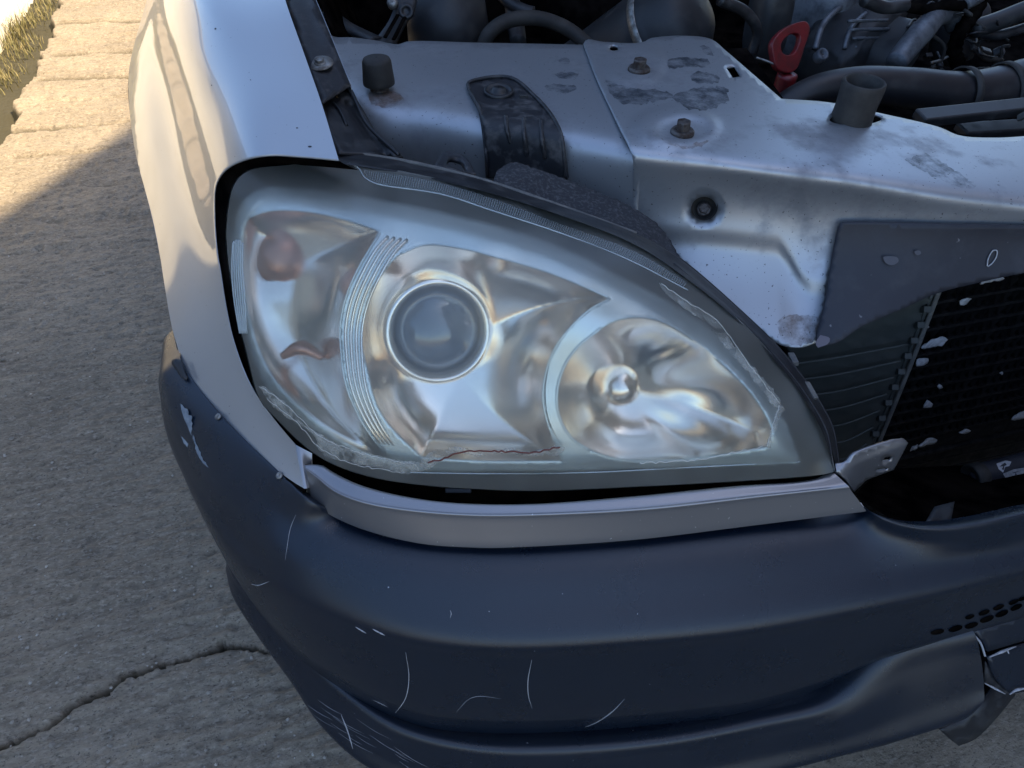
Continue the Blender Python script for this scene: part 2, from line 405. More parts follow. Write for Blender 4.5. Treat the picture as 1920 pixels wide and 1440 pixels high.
# ------------------------------------------------------------------ setting: ground
ground_px = lambda px, py: Z(px, py, 0.0)[:2]
def to_poly(pts): return np.array([ground_px(*p) for p in pts])
def dist_poly(x, y, P):
    d = np.full(x.shape, 9.0)
    for a, b in zip(P[:-1], P[1:]):
        v = b - a; L = v @ v; t = np.clip(((x - a[0]) * v[0] + (y - a[1]) * v[1]) / L, 0, 1)
        d = np.minimum(d, np.hypot(x - a[0] - t * v[0], y - a[1] - t * v[1]))
    return d
def ground():
    def axis(lo, hi, f0, f1, fine, far):
        a = np.arange(f0, f1, fine); out = [a]; s = fine; v = a[-1]; e = []
        while v < hi: s = min(s * 1.22, far); v += s; e.append(v)
        out.append(e); s = fine; v = f0; e = []
        while v > lo: s = min(s * 1.22, far); v -= s; e.append(v)
        return np.concatenate([e[::-1], a, out[1]])
    xs = axis(-120, 120, -1.75, .20, .0045, 12)
    ya = np.concatenate([np.arange(.45, 1.9, .0045), np.arange(1.9, 3.2, .007), np.arange(3.2, 5.6, .012)])
    hi = []; s = .012; v = ya[-1]
    while v < 140: s = min(s * 1.25, 12); v += s; hi.append(v)
    lo = []; s = .0045; v = ya[0]
    while v > -120: s = min(s * 1.25, 12); v -= s; lo.append(v)
    ys = np.concatenate([lo[::-1], ya, hi])
    x, y = np.meshgrid(xs, ys)
    z = .006 * vnoise(x * 7, y * 22, 1) + .0060 * vnoise(x * 18, y * 75, 2) + .0048 * vnoise(x * 45, y * 120, 3) + .0040 * vnoise(x * 110, y * 190, 4)
    pit = vnoise(x * 38, y * 70, 6); z -= .005 * sm(pit, .24, .38)
    z += .006 * vnoise(x * 2, y * 5, 5)
    # brushed ridges across the drive
    warp = vnoise(x * 3, y * 2, 8) * .05
    st = np.abs(((y + warp + .03 * x) / .045) % 1 - .5) * 2
    z -= .0030 * (1 - sm(st, 0, .5)) * (vnoise(x * 4, y * 9, 9) > -.12)
    z += .016 * vnoise(x * 1.6, y * 24 + 3 * vnoise(x * 2, y * 2, 12), 11) * sm(y, 2.0, 2.8)
    # open joints
    grooves = [[(-60, 485), (15, 479), (70, 467), (140, 462), (292, 450), (400, 444)], [(-60, 706), (0, 700), (150, 688), (330, 668), (500, 655)],
               [(20, 243), (130, 236), (245, 228), (400, 220)], [(75, 147), (245, 141), (400, 137)], [(100, 101), (250, 95), (400, 92)], [(112, 41), (260, 37), (400, 35)],
               [(30, 290), (150, 283), (240, 272)], [(10, 352), (80, 344), (160, 335)], [(60, 560), (200, 552), (310, 545)], [(0, 930), (120, 905), (300, 880)], [(70, 190), (150, 187), (240, 180)]]
    for k, g in enumerate(grooves):
        d = dist_poly(x, y, to_poly(g)); d = d + .004 * vnoise(x * 40, y * 40, 20 + k)
        deep = [.010, .006, .016, .016, .014, .016, .008, .008, .005, .004, .010][k]; far_ = g[0][1] < 300; w = .006 + .022 * far_ + .012 * (g[0][1] < 160); deep = deep * (2.0 if far_ else 1)
        z -= deep * (1 - sm(d, 0, w))
    crack = to_poly([(-40, 1415), (0, 1400), (50, 1377), (93, 1360), (127, 1330), (167, 1303), (207, 1290), (233, 1267), (290, 1250), (353, 1235), (413, 1210), (443, 1207), (500, 1220), (620, 1250), (760, 1270)])
    d = dist_poly(x, y, crack) + .006 * vnoise(x * 60, y * 60, 40) + .006 * vnoise(x * 150, y * 150, 42); w = .0062 + .006 * vnoise(x * 12, y * 12, 41)
    z -= .034 * (1 - sm(d, w * .55, w * 1.15))
    # broken slab edge and the lower mossy strip beside the wall
    ed = to_poly([(130, -60), (110, 0), (90, 60), (60, 133), (10, 233), (-60, 350), (-200, 560)])
    o = np.argsort(ed[:, 1]); ex = np.interp(y, ed[o][:, 1], ed[o][:, 0]) + .05 * vnoise(y * 5, y * 0, 50) + .03 * vnoise(y * 19, x * 19, 51)
    z -= .055 * (1 - sm(x, ex - .012, ex + .018)) * (y > 1) * (x > -3)
    z -= .010 * (1 - sm(np.abs(x - ex), 0, .06)) * vnoise(x * 40, y * 40, 52)
    far = np.maximum(sm(np.abs(x), 3, 8), np.maximum(sm(y, 7, 12), sm(-y, 1, 5))); z = z * (1 - far)
    n, mm = x.shape; V = np.stack([x, y, z], -1).reshape(-1, 3)
    idx = np.arange(n * mm).reshape(n, mm)
    F = np.stack([idx[:-1, :-1], idx[:-1, 1:], idx[1:, 1:], idx[1:, :-1]], -1).reshape(-1, 4)
    me = bpy.data.meshes.new("ground"); me.vertices.add(len(V)); me.vertices.foreach_set("co", V.ravel().astype(np.float32))
    me.loops.add(F.size); me.polygons.add(len(F)); me.loops.foreach_set("vertex_index", F.ravel().astype(np.int32))
    me.polygons.foreach_set("loop_start", np.arange(0, F.size, 4, dtype=np.int32)); me.update(calc_edges=True)
    M = bpy.data.materials.new("worn_concrete"); M.use_nodes = True; N = M.node_tree; b = N.nodes["Principled BSDF"]
    tc = N.nodes.new("ShaderNodeTexCoord")
    def nz(sc, dt=6, stretch=None):
        t = N.nodes.new("ShaderNodeTexNoise"); t.inputs["Scale"].default_value = sc; t.inputs["Detail"].default_value = dt; t.inputs["Roughness"].default_value = .65
        if stretch:
            mp = N.nodes.new("ShaderNodeMapping"); mp.inputs["Scale"].default_value = stretch; N.links.new(tc.outputs["Object"], mp.inputs[0]); N.links.new(mp.outputs[0], t.inputs["Vector"])
        else: N.links.new(tc.outputs["Object"], t.inputs["Vector"])
        return t.outputs[0]
    def mixc(f, a, c, lo, hi):
        r = N.nodes.new("ShaderNodeMapRange"); r.inputs[1].default_value = lo; r.inputs[2].default_value = hi; N.links.new(f, r.inputs[0])
        x = N.nodes.new("ShaderNodeMix"); x.data_type = 'RGBA'; N.links.new(r.outputs[0], x.inputs[0])
        for s, q in ((6, a), (7, c)):
            if isinstance(q, tuple): x.inputs[s].default_value = (*q, 1)
            else: N.links.new(q, x.inputs[s])
        return x.outputs[2]
    c = mixc(nz(2.2), (.31, .268, .205), (.22, .19, .146), .38, .66)
    c = mixc(nz(22, 7, (1, 2.6, 1)), c, (.150, .132, .105), .46, .74)
    c = mixc(nz(75, 8, (1, 2.4, 1)), c, (.40, .36, .30), .50, .72)
    c = mixc(nz(120, 6, (1, 2.0, 1)), c, (.085, .075, .062), .54, .70)
    c = mixc(nz(150, 3), c, (.42, .39, .34), .66, .74)
    c = mixc(nz(210, 2), c, (.08, .075, .07), .66, .72)
    sx = N.nodes.new("ShaderNodeSeparateXYZ"); N.links.new(tc.outputs["Object"], sx.inputs[0])
    c = mixc(sx.outputs[2], (.055, .052, .035), c, -.030, -.008)     # darker olive with depth, in cracks, joints and the mossy strip
    N.links.new(c, b.inputs["Base Color"]); b.inputs["Roughness"].default_value = .9; b.inputs["Specular IOR Level"].default_value = .25
    bp = N.nodes.new("ShaderNodeBump"); bp.inputs["Strength"].default_value = .7; bp.inputs["Distance"].default_value = .003
    N.links.new(nz(260, 4), bp.inputs["Height"]); N.links.new(bp.outputs[0], b.inputs["Normal"])
    g = link("ground", me, M, kind="structure"); g["label"] = "worn grey concrete drive with brushed grooves and a long crack"; return g
GROUND = ground()

# loose grit lying on the drive
def grit():
    r = np.random.RandomState(3); V = []; F = []
    for k in range(520):
        px = r.uniform(-20, 640); py = r.uniform(420, 1440)
        c = Z(px, py, 0); s = r.uniform(.0012, .0042) * (1.6 if r.rand() > .95 else 1); b = len(V)
        for a in range(6):
            V.append((c[0] + s * math.cos(a * 1.047) * r.uniform(.7, 1.2), c[1] + s * math.sin(a * 1.047) * r.uniform(.7, 1.2), .0005))
        V.append((c[0], c[1], s * .9 + .001))
        for a in range(6): F.append((b + a, b + (a + 1) % 6, b + 6))
    M = mat("pale_grit", (.50, .47, .42), .9, col2=(.25, .23, .2), nscale=9, nlo=.4, nhi=.55)
    o = link("grit", mesh("grit", V, F), M, kind="stuff", smooth=False); o["label"] = "pale grit scattered over the concrete drive"; o["category"] = "grit"
grit()

# ------------------------------------------------------------------ garden wall and weeds beside the drive, house that shades the car
STUCCO = mat("cream_render", (.80, .78, .70), .9, col2=(.70, .67, .58), nscale=5, bump=.5, bscale=60)
wa, wb = Z(64, 0, -.05), Z(0, 105, -.05)
wd = (wb - wa)[:2]; wd /= np.linalg.norm(wd); wd = wd if wd[1] < 0 else -wd
def garden_wall():
    root = bpy.data.objects.new("garden_wall", None); COL.objects.link(root); root.location = (wa[0], wa[1], 0)
    root["label"] = "low cream rendered wall running along the drive"; root["category"] = "wall"
    d3 = np.array([wd[0], wd[1], 0]); nrm = np.array([-d3[1], d3[0], 0]); nrm = nrm if nrm[0] < 0 else -nrm
    c = wa - d3 * 0.8 + nrm * .10
    o = box("wall_body", c + np.array([0, 0, .70]), 14, .19, 1.5, d3, nrm, STUCCO, None, bevel=.01)
    o2 = box("coping", c + np.array([0, 0, 1.48]), 14, .26, .06, d3, nrm, mat("coping_stone", (.45, .42, .36), .85, col2=(.36, .33, .28), nscale=12), None, bevel=.008)
    for q in (o, o2): q.parent = root; q.matrix_parent_inverse = Matrix.Translation((-wa[0], -wa[1], 0))
garden_wall()
GRASS = mat("dry_grass", (.11, .11, .035), .7, col2=(.30, .25, .12), nscale=30)
def grass():
    r = np.random.RandomState(1); V = []; F = []
    for px, py, n, h in ((16, 70, 260, .13), (34, 95, 160, .06), (60, 40, 160, .05), (5, 150, 160, .06), (85, 10, 120, .05)):
        c = Z(px, py, -.05)
        for k in range(n):
            p = c + np.array([r.normal(0, .05), r.normal(0, .10), 0]); a = r.uniform(0, 6.28); L = h * r.uniform(.5, 1.1); lean = r.uniform(.15, .7) * L
            w = .0028; dx, dy = math.cos(a), math.sin(a); b = len(V)
            for t in (0, .35, .7, 1):
                q = p + np.array([dx * lean * t * t, dy * lean * t * t, L * t * (1 - .2 * t)]); ww = w * (1 - t * .9)
                V += [q + np.array([-dy, dx, 0]) * ww, q - np.array([-dy, dx, 0]) * ww]
            for i in range(3): F.append((b + 2 * i, b + 2 * i + 1, b + 2 * i + 3, b + 2 * i + 2))
    o = link("grass", mesh("grass", V, F), GRASS, kind="stuff"); o["label"] = "dry grass and weeds at the foot of the cream wall"; o["category"] = "grass"
grass()

def house():
    s0 = Z(0, 400, 0)[:2]; s1 = Z(245, 235, 0)[:2]; Dd = (s1 - s0) / np.linalg.norm(s1 - s0)
    S = np.array([Dd[1], -Dd[0]])                     # away from the drive, towards the sun side
    Hh = 9.0; run = Hh / math.tan(SUN_EL) * (SUN_AZ @ S)
    sh = Hh / math.tan(SUN_EL) * (SUN_AZ @ Dd)
    base = s0 + S * run + Dd * (1.4 + sh)
    root = bpy.data.objects.new("house", None); COL.objects.link(root); root.location = (base[0], base[1], 0)
    root["label"] = "rendered house with an unseen taller block added for shade, its roof edge shading the car"; root["category"] = "house"
    inv = Matrix.Translation((-base[0], -base[1], 0))
    d3 = np.array([*Dd, 0]); s3 = np.array([*S, 0]); b3 = np.array([*base, 0]); L = 13.5
    WALL = mat("house_render", (.17, .12, .09), .9, col2=(.13, .09, .07), nscale=3)
    def add(n, c, sx, sy, sz, M, par=root):
        o = box(n, b3 + c, sx, sy, sz, d3, s3, M, None, bevel=0); o.parent = root; o.matrix_parent_inverse = inv; return o
    add("added_shade_block", s3 * 4.0 - d3 * 3.7 + np.array([0, 0, 6.25]), 4.1, 7.2, 12.5, WALL)  # extra block out of view, added to shade what the fender mirrors
    add("wall", s3 * 4.3 + np.array([0, 0, 4.4]), L, 8, 8.8, WALL)
    add("roof", s3 * 4.5 + np.array([0, 0, 8.9]), L + .6, 9, .2, mat("roof_slab", (.22, .10, .07), .8))
    PANE = mat("window_glass", (.03, .035, .04), .05, spec=.8); FR = mat("window_frame", (.7, .7, .68), .5)
    for fl in (1.5, 4.2, 6.9):
        for k in (-1, 0, 1):
            c = d3 * k * 3.4 + s3 * .29 + np.array([0, 0, fl]); add("window_frame", c, 1.3, .08, 1.4, FR); add("window_pane", c - s3 * .045, 1.15, .02, 1.25, PANE)
house()

# ================================================================== the car
CAR = bpy.data.objects.new("silver_car", None); COL.objects.link(CAR); CAR.location = (0, 0, 0)
CAR["label"] = "silver car with its bonnet open, dark bumper and hazed headlight"; CAR["category"] = "car"

# ------------------------------------------------------------------ front wing (fender)
WING = Scan('y', [
    # wheel arch silhouette, swelling, crease, hollow, shoulder below, shoulder above, top, inner edge
    (-60, [(287, .84), (291, .87), (296, .90), (302, .93), (312, .968), (340, 1.018), (425, 1.035), (520, 1.036)]),
    (0, [(274, .800), (281, .852), (289, .888), (297, .918), (309, .956), (348, 1.009), (440, 1.027), (535, 1.028)]),
    (100, [(248, .705), (270, .780), (301, .853), (312, .888), (328, .934), (386, .989), (480, 1.003), (570, 1.003)]),
    (200, [(243, .680), (272, .754), (322, .822), (338, .862), (357, .908), (413, .963), (505, .979), (605, .980)]),
    (300, [(257, .670), (289, .733), (340, .796), (361, .838), (387, .886), (440, .938), (530, .953), (635, .955)]),
    (400, [(283, .670), (313, .720), (358, .774), (384, .814), (412, .854), (462, .902), (545, .928), (650, .935)]),
    (500, [(303, .668), (332, .708), (374, .751), (400, .781), (427, .813), (475, .862), (555, .90), (655, .915)]),
    (600, [(319, .664), (346, .692), (382, .722), (410, .745), (437, .768), (485, .810), (565, .86), (665, .89)]),
    (700, [(345, .658), (368, .672), (396, .688), (423, .703), (450, .716), (500, .745), (580, .79), (680, .83)]),
    (800, [(405, .640), (428, .650), (452, .660), (476, .670), (502, .680), (545, .700), (610, .73), (700, .77)]),
    (917, [(480, .620), (505, .629), (532, .638), (556, .645), (582, .651), (620, .665), (680, .69), (760, .72)])])
open_edge = [(567, 293), (500, 290), (450, 300), (420, 317), (403, 343), (400, 400), (405, 470), (410, 500), (422, 575), (437, 640), (467, 717), (507, 777), (553, 833, 1)]
o_wing = outline([(520, -60, 1), (535, 0), (570, 100), (605, 200), (635, 300, 1)] + open_edge +
                 [(570, 917, 1), (523, 884), (460, 827), (408, 772), (362, 714), (340, 674, 1), (322, 612), (307, 525), (300, 480), (273, 360), (257, 300), (245, 227), (241, 143), (250, 90), (273, 7), (290, -60, 1)], 6)
wing = region("fender", o_wing, WING, PAINT, CAR, step=7)
# the sheet turns round the wheel arch behind what the camera sees
sil = [(335, 668), (322, 612), (307, 525), (300, 480), (273, 360), (257, 300), (245, 227), (241, 143), (250, 90), (273, 7), (290, -60)]
a0 = np.array([WING.one(*p) for p in sil])
loft("fender_return", [a0, a0 + np.array([.012, .03, -.05]), a0 + np.array([.03, .05, -.16])], PAINT, CAR, nu=60, nv=4)
# folded lip round the lamp opening
lip = catmull(np.array([p[:2] for p in [(633, 299)] + open_edge], float), 110)
l0 = WING.at(lip[:, 0], lip[:, 1], -.0008); l1 = WING.at(lip[:, 0] + 5, lip[:, 1] + 4, .004); l2 = WING.at(lip[:, 0] + 12, lip[:, 1] + 8, .026)
lm = WING.at(lip[:, 0] + 3, lip[:, 1] + 2.5, .001)
loft("fender_lip", [l0, lm, WING.at(lip[:, 0] + 4, lip[:, 1] + 3.5, .005)], PAINT, CAR, nu=110, nv=3)
loft("gap_shade_strip", [lm + ray(lip[:, 0], lip[:, 1]) * .0015, l2, WING.at(lip[:, 0] + 40, lip[:, 1] + 20, .05)], DARKCAV, CAR, nu=110, nv=3)  # near-black strip, the shade between lip and lens put into its colour
# small end plate of the front strip
loft("fender_end", [np.array([WING.one(553, 833), WING.one(570, 917)]), np.array([WING.one(562, 838, .004), WING.one(578, 915, .004)]), np.array([WING.one(585, 850, .02), WING.one(583, 912, .02)])], PAINT_FLAT, CAR, nu=10, nv=3)

CHIP = mat("stone_chip", (.04, .04, .045), .7)
for px, py, r in ((404, 54, .0022), (557, 240, .0013), (581, 275, .0022), (470, 150, .0009), (397, 160, .0012), (300, 420, .0010)):
    q = [WING.one(px + 2, py), WING.one(px, py + 2)]; c = WING.one(px, py); n = np.cross(q[0] - c, q[1] - c); n = n if n @ ray(px, py) < 0 else -n
    lathe("paint_chip", c, n, [(r, .0002), (r * .7, .0005), (.00002, .0005)], CHIP, wing, n=9, squash=.6)
# mounting rail inside the wing
rail = Field([Z(535, 0, 1.008), Z(592, 0, 1.006), Z(563, 80, .985), Z(620, 67, .986), Z(655, 150, .955), Z(600, 185, .955), Z(520, -60, 1.02), Z(570, -60, 1.02)])
region("fender_rail", outline([(518, -60, 1), (535, 0), (604, 195, 1), (658, 160, 1), (620, 67), (592, 0), (566, -60, 1)], 8), rail, DUSTY, CAR, step=14, thick=.0015,
       disp=lambda x, y: .004 * np.exp(-((x - 572 - (y - 0) * .33) / 9) ** 2) * (y < 90))
loft("rail_flange", [np.array([rail.one(566, -60), rail.one(592, 0), rail.one(620, 67), rail.one(657, 158)]), np.array([rail.one(566, -60, .0) - [0, 0, .05], rail.one(594, 0) - [0, 0, .05], rail.one(622, 67) - [0, 0, .05], rail.one(660, 158) - [0, 0, .04]])], PANEL, CAR, nu=20, nv=2, thick=.001)
def hexbolt(p, n, r, h, M=STEEL, flange=1.6, wash=None, name="bolt"):
    u, v, a = frame(n); V = []; F = []
    prof = [(0, flange * r, 0), (0, flange * r, .18 * h), (0, flange * r * .86, .34 * h), (1, r, .36 * h), (1, r, .92 * h), (1, r * .88, h), (1, r * .80, h), (1, r * .72, h * .93), (1, .01 * r, h * .93)]
    n2 = 24
    for hx, rr, hh in prof:
        for j in range(n2):
            x = 2 * math.pi * j / n2 + .3
            q = rr * (math.cos(math.pi / 6) / math.cos((x % (math.pi / 3)) - math.pi / 6) if hx else 1)
            V.append(p + u * q * math.cos(x) + v * q * math.sin(x) + a * hh)
    for i in range(len(prof) - 1):
        for j in range(n2):
            j2 = (j + 1) % n2; F.append((i * n2 + j, i * n2 + j2, (i + 1) * n2 + j2, (i + 1) * n2 + j))
    b = link(name, mesh(name, V, F), M, CAR, smooth=False)
    if wash: lathe("washer", p - a * .001, n, [(wash * .4, 0), (wash, 0), (wash, .0012), (wash * .4, .0016)], ZINC, b)
    return b
hexbolt(rail.one(600, 118, -.003), np.array([-.05, -.2, 1]), .0058, .006, ZINC, 1.3, .0165)

# dark corner bracket between wing and lamp
wedge = Field([Z(590, 143, .955), Z(613, 135, .957), Z(657, 173, .940), Z(703, 247, .918), Z(753, 293, .905), Z(633, 285, .925), Z(640, 210, .935)])
region("corner_bracket", outline([(588, 145, 1), (613, 134), (636, 141), (657, 173), (703, 247), (756, 294, 1), (700, 291), (634, 287, 1), (620, 250)], 6), wedge, BLACK, CAR, step=8, thick=.004,
       holes=[outline([(614, 158, 1), (630, 162, 1), (634, 184, 1), (618, 180, 1)], 5)], disp=lambda x, y: .012 * sm(np.abs((x - 618) * .9 - (y - 140) * .62), 14, 3) * (y > 190))
tube("bracket_rib", [wedge.one(600, 150, -.004), wedge.one(640, 150, -.006), wedge.one(690, 235, -.004), wedge.one(748, 291, -.002)], .0025, BLACK, CAR, n=8)
tube("bracket_rib", [wedge.one(622, 190, -.003), wedge.one(636, 205, -.004), wedge.one(650, 235, -.001)], .002, BLACK, CAR, n=8)

# ------------------------------------------------------------------ lamp support panel (left) and upper crossmember (right)
PAN = Scan('x', [
    (600, [(20, .905), (70, .902), (110, .900), (140, .893), (170, .878), (215, .845), (290, .79)]),
    (660, [(69, .900), (105, .899), (150, .897), (185, .890), (212, .876), (250, .850), (310, .80)]),
    (760, [(78, .898), (130, .897), (172, .894), (205, .888), (232, .874), (275, .844), (340, .79)]),
    (860, [(80, .897), (135, .896), (190, .893), (222, .886), (250, .871), (295, .838), (350, .795)]),
    (960, [(80, .896), (145, .895), (205, .892), (238, .886), (265, .871), (310, .838), (370, .793)]),
    (1080, [(82, .895), (155, .894), (225, .892), (258, .886), (286, .871), (335, .836), (395, .79)]),
    (1200, [(84, .894), (165, .893), (250, .891), (284, .886), (312, .871), (365, .832), (410, .80)])])
region("lamp_support_panel", outline([(600, 40, 1), (622, 67), (660, 70), (700, 75), (748, 83), (762, 78), (900, 80), (1110, 84, 1), (1135, 160), (1195, 290), (1196, 405, 1), (1050, 380), (900, 345), (760, 310), (690, 290, 1), (650, 200)], 8),
       PAN, PANEL, CAR, step=11, thick=.0012)
CRO = Scan('x', [
    (1090, [(70, .901), (160, .899), (245, .897), (272, .892), (298, .873), (370, .818), (440, .765)]),
    (1187, [(72, .901), (165, .899), (258, .896), (284, .891), (312, .872), (385, .815), (460, .760)]),
    (1300, [(78, .899), (175, .896), (270, .892), (297, .887), (325, .868), (410, .803), (520, .735)]),
    (1408, [(130, .893), (210, .890), (288, .885), (313, .880), (340, .860), (430, .792), (600, .690)]),
    (1500, [(188, .885), (240, .883), (298, .879), (325, .873), (352, .853), (440, .786), (640, .672)]),
    (1590, [(200, .878), (255, .876), (310, .873), (336, .867), (363, .847), (440, .789), (600, .700)]),
    (1752, [(236, .863), (290, .862), (336, .859), (361, .853), (388, .834), (450, .788), (570, .715)]),
    (1920, [(254, .848), (310, .848), (356, .845), (381, .839), (408, .820), (470, .774), (570, .712)]),
    (2050, [(248, .840), (320, .838), (372, .836), (398, .831), (424, .813), (485, .768), (580, .712)])])
def cross_disp(x, y):
    d = np.zeros_like(x)
    # raised pads round the two bolts
    r1 = np.hypot((x - 1190) / 62, (y - 120) / 44); d -= .006 * (1 - sm(r1, .80, 1.0))
    r2 = np.hypot((x - 1268) / 88, (y - 236) / 42); d -= .008 * (1 - sm(r2, .72, 1.05)) * (1 - .9 * (1 - sm(np.hypot((x - 1283) / 62, (y - 244) / 28), .6, 1)))
    # diagonal step from the back corner
    s = (x - 1215) * .45 - (y - 80) * .9; d += .004 * sm(s, -25, 25) * (1 - sm(y, 120, 180))
    # lower hollow of the front face
    px = np.array([1100, 1380, 1460, 1480, 1500, 1520, 1700.]); pyv = np.array([430, 450, 460, 485, 522, 540, 552.])
    e = y - np.interp(x, px, pyv); d += .007 * sm(e, -22, 22) * (1 - sm(e, 60, 190) * .6)
    d += .005 * (1 - sm(np.hypot((x - 1320) / 36, (y - 391) / 33), .85, 1.0))
    # gentle rise right of the buffer
    d -= .004 * np.exp(-((x - 1700) / 60) ** 2 - ((y - 270) / 40) ** 2)
    return d
sq = outline([(1362, 127, 1), (1377, 124, 1), (1389, 143, 1), (1374, 146, 1)], 5)
ov = outline([(1143, 89), (1150, 85), (1158, 88), (1160, 92), (1151, 95), (1144, 93)], 4)
rb = outline([(1555, 225), (1570, 212), (1600, 208), (1635, 213), (1655, 222), (1640, 230), (1600, 234), (1570, 232)], 6)
bh = outline([(1320 + 24 * math.cos(t), 391 + 22 * math.sin(t)) for t in np.linspace(0, 6.283, 16, endpoint=False)], 5)
o_cro = outline([(1094, 82, 1), (1100, 74), (1130, 78), (1205, 79), (1222, 71), (1330, 72), (1362, 96), (1390, 120), (1465, 185, 1), (1555, 192), (1650, 212), (1760, 238), (1800, 254), (1870, 258), (1960, 252), (2050, 246, 1),
                 (2050, 520, 1), (1920, 500), (1700, 480), (1590, 470, 1), (1562, 500), (1548, 570), (1532, 642, 1), (1500, 652), (1462, 646), (1400, 600), (1300, 512), (1190, 405, 1), (1187, 385), (1185, 292), (1160, 235), (1120, 150)], 7)
cross = region("upper_crossmember", o_cro, CRO, PANEL, CAR, holes=[sq, ov, rb, bh], step=8, disp=cross_disp, thick=.0022)
cb = bvh_of(cross)
# dark plate under the holes
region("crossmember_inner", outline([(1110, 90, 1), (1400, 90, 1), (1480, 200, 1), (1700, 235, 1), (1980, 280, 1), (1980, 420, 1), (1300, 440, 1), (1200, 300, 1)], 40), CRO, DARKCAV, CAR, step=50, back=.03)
GRIME = film_material("wiped_grime", (.030, .040, .055), .62, 45); RUST = film_material("rusty_stain", (.18, .10, .06), .55, 60); DUST = film_material("dust_bloom", (.42, .42, .42), .35)
CROd = Off(CRO, lambda x, y: cross_disp(x, y) - .0006)
for k, (p, M) in enumerate([([(1262, 180), (1290, 168), (1330, 162), (1362, 166), (1366, 184), (1345, 200), (1310, 206), (1280, 198)], GRIME), ([(1135, 150), (1180, 165), (1240, 170), (1262, 182), (1220, 192), (1200, 196), (1160, 190)], GRIME), ([(1255, 112), (1300, 108), (1330, 114), (1325, 124), (1280, 126), (1255, 128)], GRIME),
                           ([(1312, 86), (1330, 90), (1338, 102), (1325, 102)], GRIME), ([(1295, 140), (1330, 136), (1350, 148), (1330, 156), (1300, 154)], GRIME), ([(1460, 600), (1500, 590), (1535, 600), (1532, 636), (1500, 648), (1470, 642)], RUST), ([(1240, 262), (1290, 272), (1330, 262), (1320, 272), (1280, 278)], RUST), ([(1700, 300), (1740, 290), (1790, 320), (1830, 350), (1800, 352), (1750, 330)], GRIME)]):
    region("grime_patch", ragged(p, 1.6, 200 + k), CROd, M, cross, step=7)
for k, (p, M) in enumerate([([(1040, 140), (1070, 134), (1085, 142), (1060, 150)], GRIME), ([(1020, 162), (1060, 158), (1082, 164), (1066, 174), (1030, 170)], GRIME), ([(1048, 110), (1066, 108), (1068, 118), (1050, 120)], GRIME), ([(690, 176), (730, 170), (760, 186), (740, 200), (700, 196)], RUST)]):
    region("grime_patch", ragged(p, 1.2, 220 + k), Off(PAN, lambda x, y: -.0006 + 0 * x), M, CAR, step=7)
for (px, py, r) in ((1198, 132, .0105), (1279, 250, .0098)):
    p, n = onto(cb, px, py); hexbolt(p, np.array([0, -.05, 1]), r, .017)
p = CRO.one(1320, 391, .012); nf = np.array([-.35, -.62, .55])
lathe("bolt_recess", p, nf, [(.017, .010), (.0145, .004), (.013, -.006), (.001, -.006)], RUBBER, CAR)
hexbolt(p - nf / np.linalg.norm(nf) * .004, nf, .0072, .009, STEEL, 1.35)
# rubber stops
p = PAN.one(712, 168)
bs = lathe("bump_stop", p, (0, -.03, 1), [(.001, .046), (.013, .046), (.0185, .044), (.0205, .040), (.0215, .026), (.0225, .014), (.0225, .009), (.018, .007), (.012, .0065)], RUBBER, CAR)
lathe("stud", p, (0, 0, 1), [(.0135, 0), (.0135, .0022), (.010, .003), (.010, .0075)], STEEL, bs)
p = CRO.one(1596, 222)
bs = lathe("bump_stop", p + np.array([0, 0, -.012]), (.02, -.05, 1), [(.028, 0), (.0285, .004), (.0272, .03), (.0290, .058), (.0285, .064), (.0268, .066), (.024, .064), (.0215, .050), (.020, .040), (.001, .038)], RUBBER, CAR)

# plastic arm clipped to the panel
arm_back = -.014
o_arm = outline([(878, 153, 1), (915, 148), (950, 143), (964, 144, 1), (1003, 180), (1043, 230), (1052, 253), (1056, 290), (1062, 338, 1), (985, 338), (914, 334, 1), (910, 283), (900, 210), (879, 170, 1)], 7)
arm = region("lamp_arm", o_arm, PAN, DUSTY, CAR, step=7, back=arm_back, thick=.010,
             disp=lambda x, y: .006 * (1 - sm(np.maximum(np.abs(x - 932 - (y - 170) * .25) / 36, np.abs(y - 170) / 20), .75, 1)) - .004 * sm(y, 200, 225) * (1 - sm(y, 225, 300)))
tube("arm_rim", [PAN.one(880, 168, arm_back), PAN.one(880, 154, arm_back - .003), PAN.one(950, 144, arm_back - .004), PAN.one(1003, 181, arm_back - .003), PAN.one(1043, 231, arm_back - .002), PAN.one(1054, 262, arm_back), PAN.one(1061, 336, arm_back)], .0028, DUSTY, arm, n=8, seg=60)
tube("arm_rim", [PAN.one(880, 168, arm_back), PAN.one(901, 212, arm_back - .002), PAN.one(911, 283, arm_back), PAN.one(914, 332, arm_back)], .0026, DUSTY, arm, n=8)
for a, b in (((948, 218), (957, 268)), ((982, 222), (988, 290)), ((1014, 226), (1022, 296))):
    tube("arm_rib", [PAN.one(*a, arm_back - .004), PAN.one((a[0] + b[0]) / 2 - 2, (a[1] + b[1]) / 2, arm_back - .006), PAN.one(*b, arm_back)], .0030, DUSTY, arm, n=8)
s = lathe("arm_screw", PAN.one(935, 172, arm_back), (0, -.1, 1), [(.021, 0), (.021, .003), (.017, .0035), (.016, .001), (.010, .001), (.009, .005), (.001, .006)], BLACK, arm)
box("arm_clip", PAN.one(982, 180, arm_back - .004), .012, .008, .006, RT, (0, 1, 0), BLACK, arm, bevel=.001)

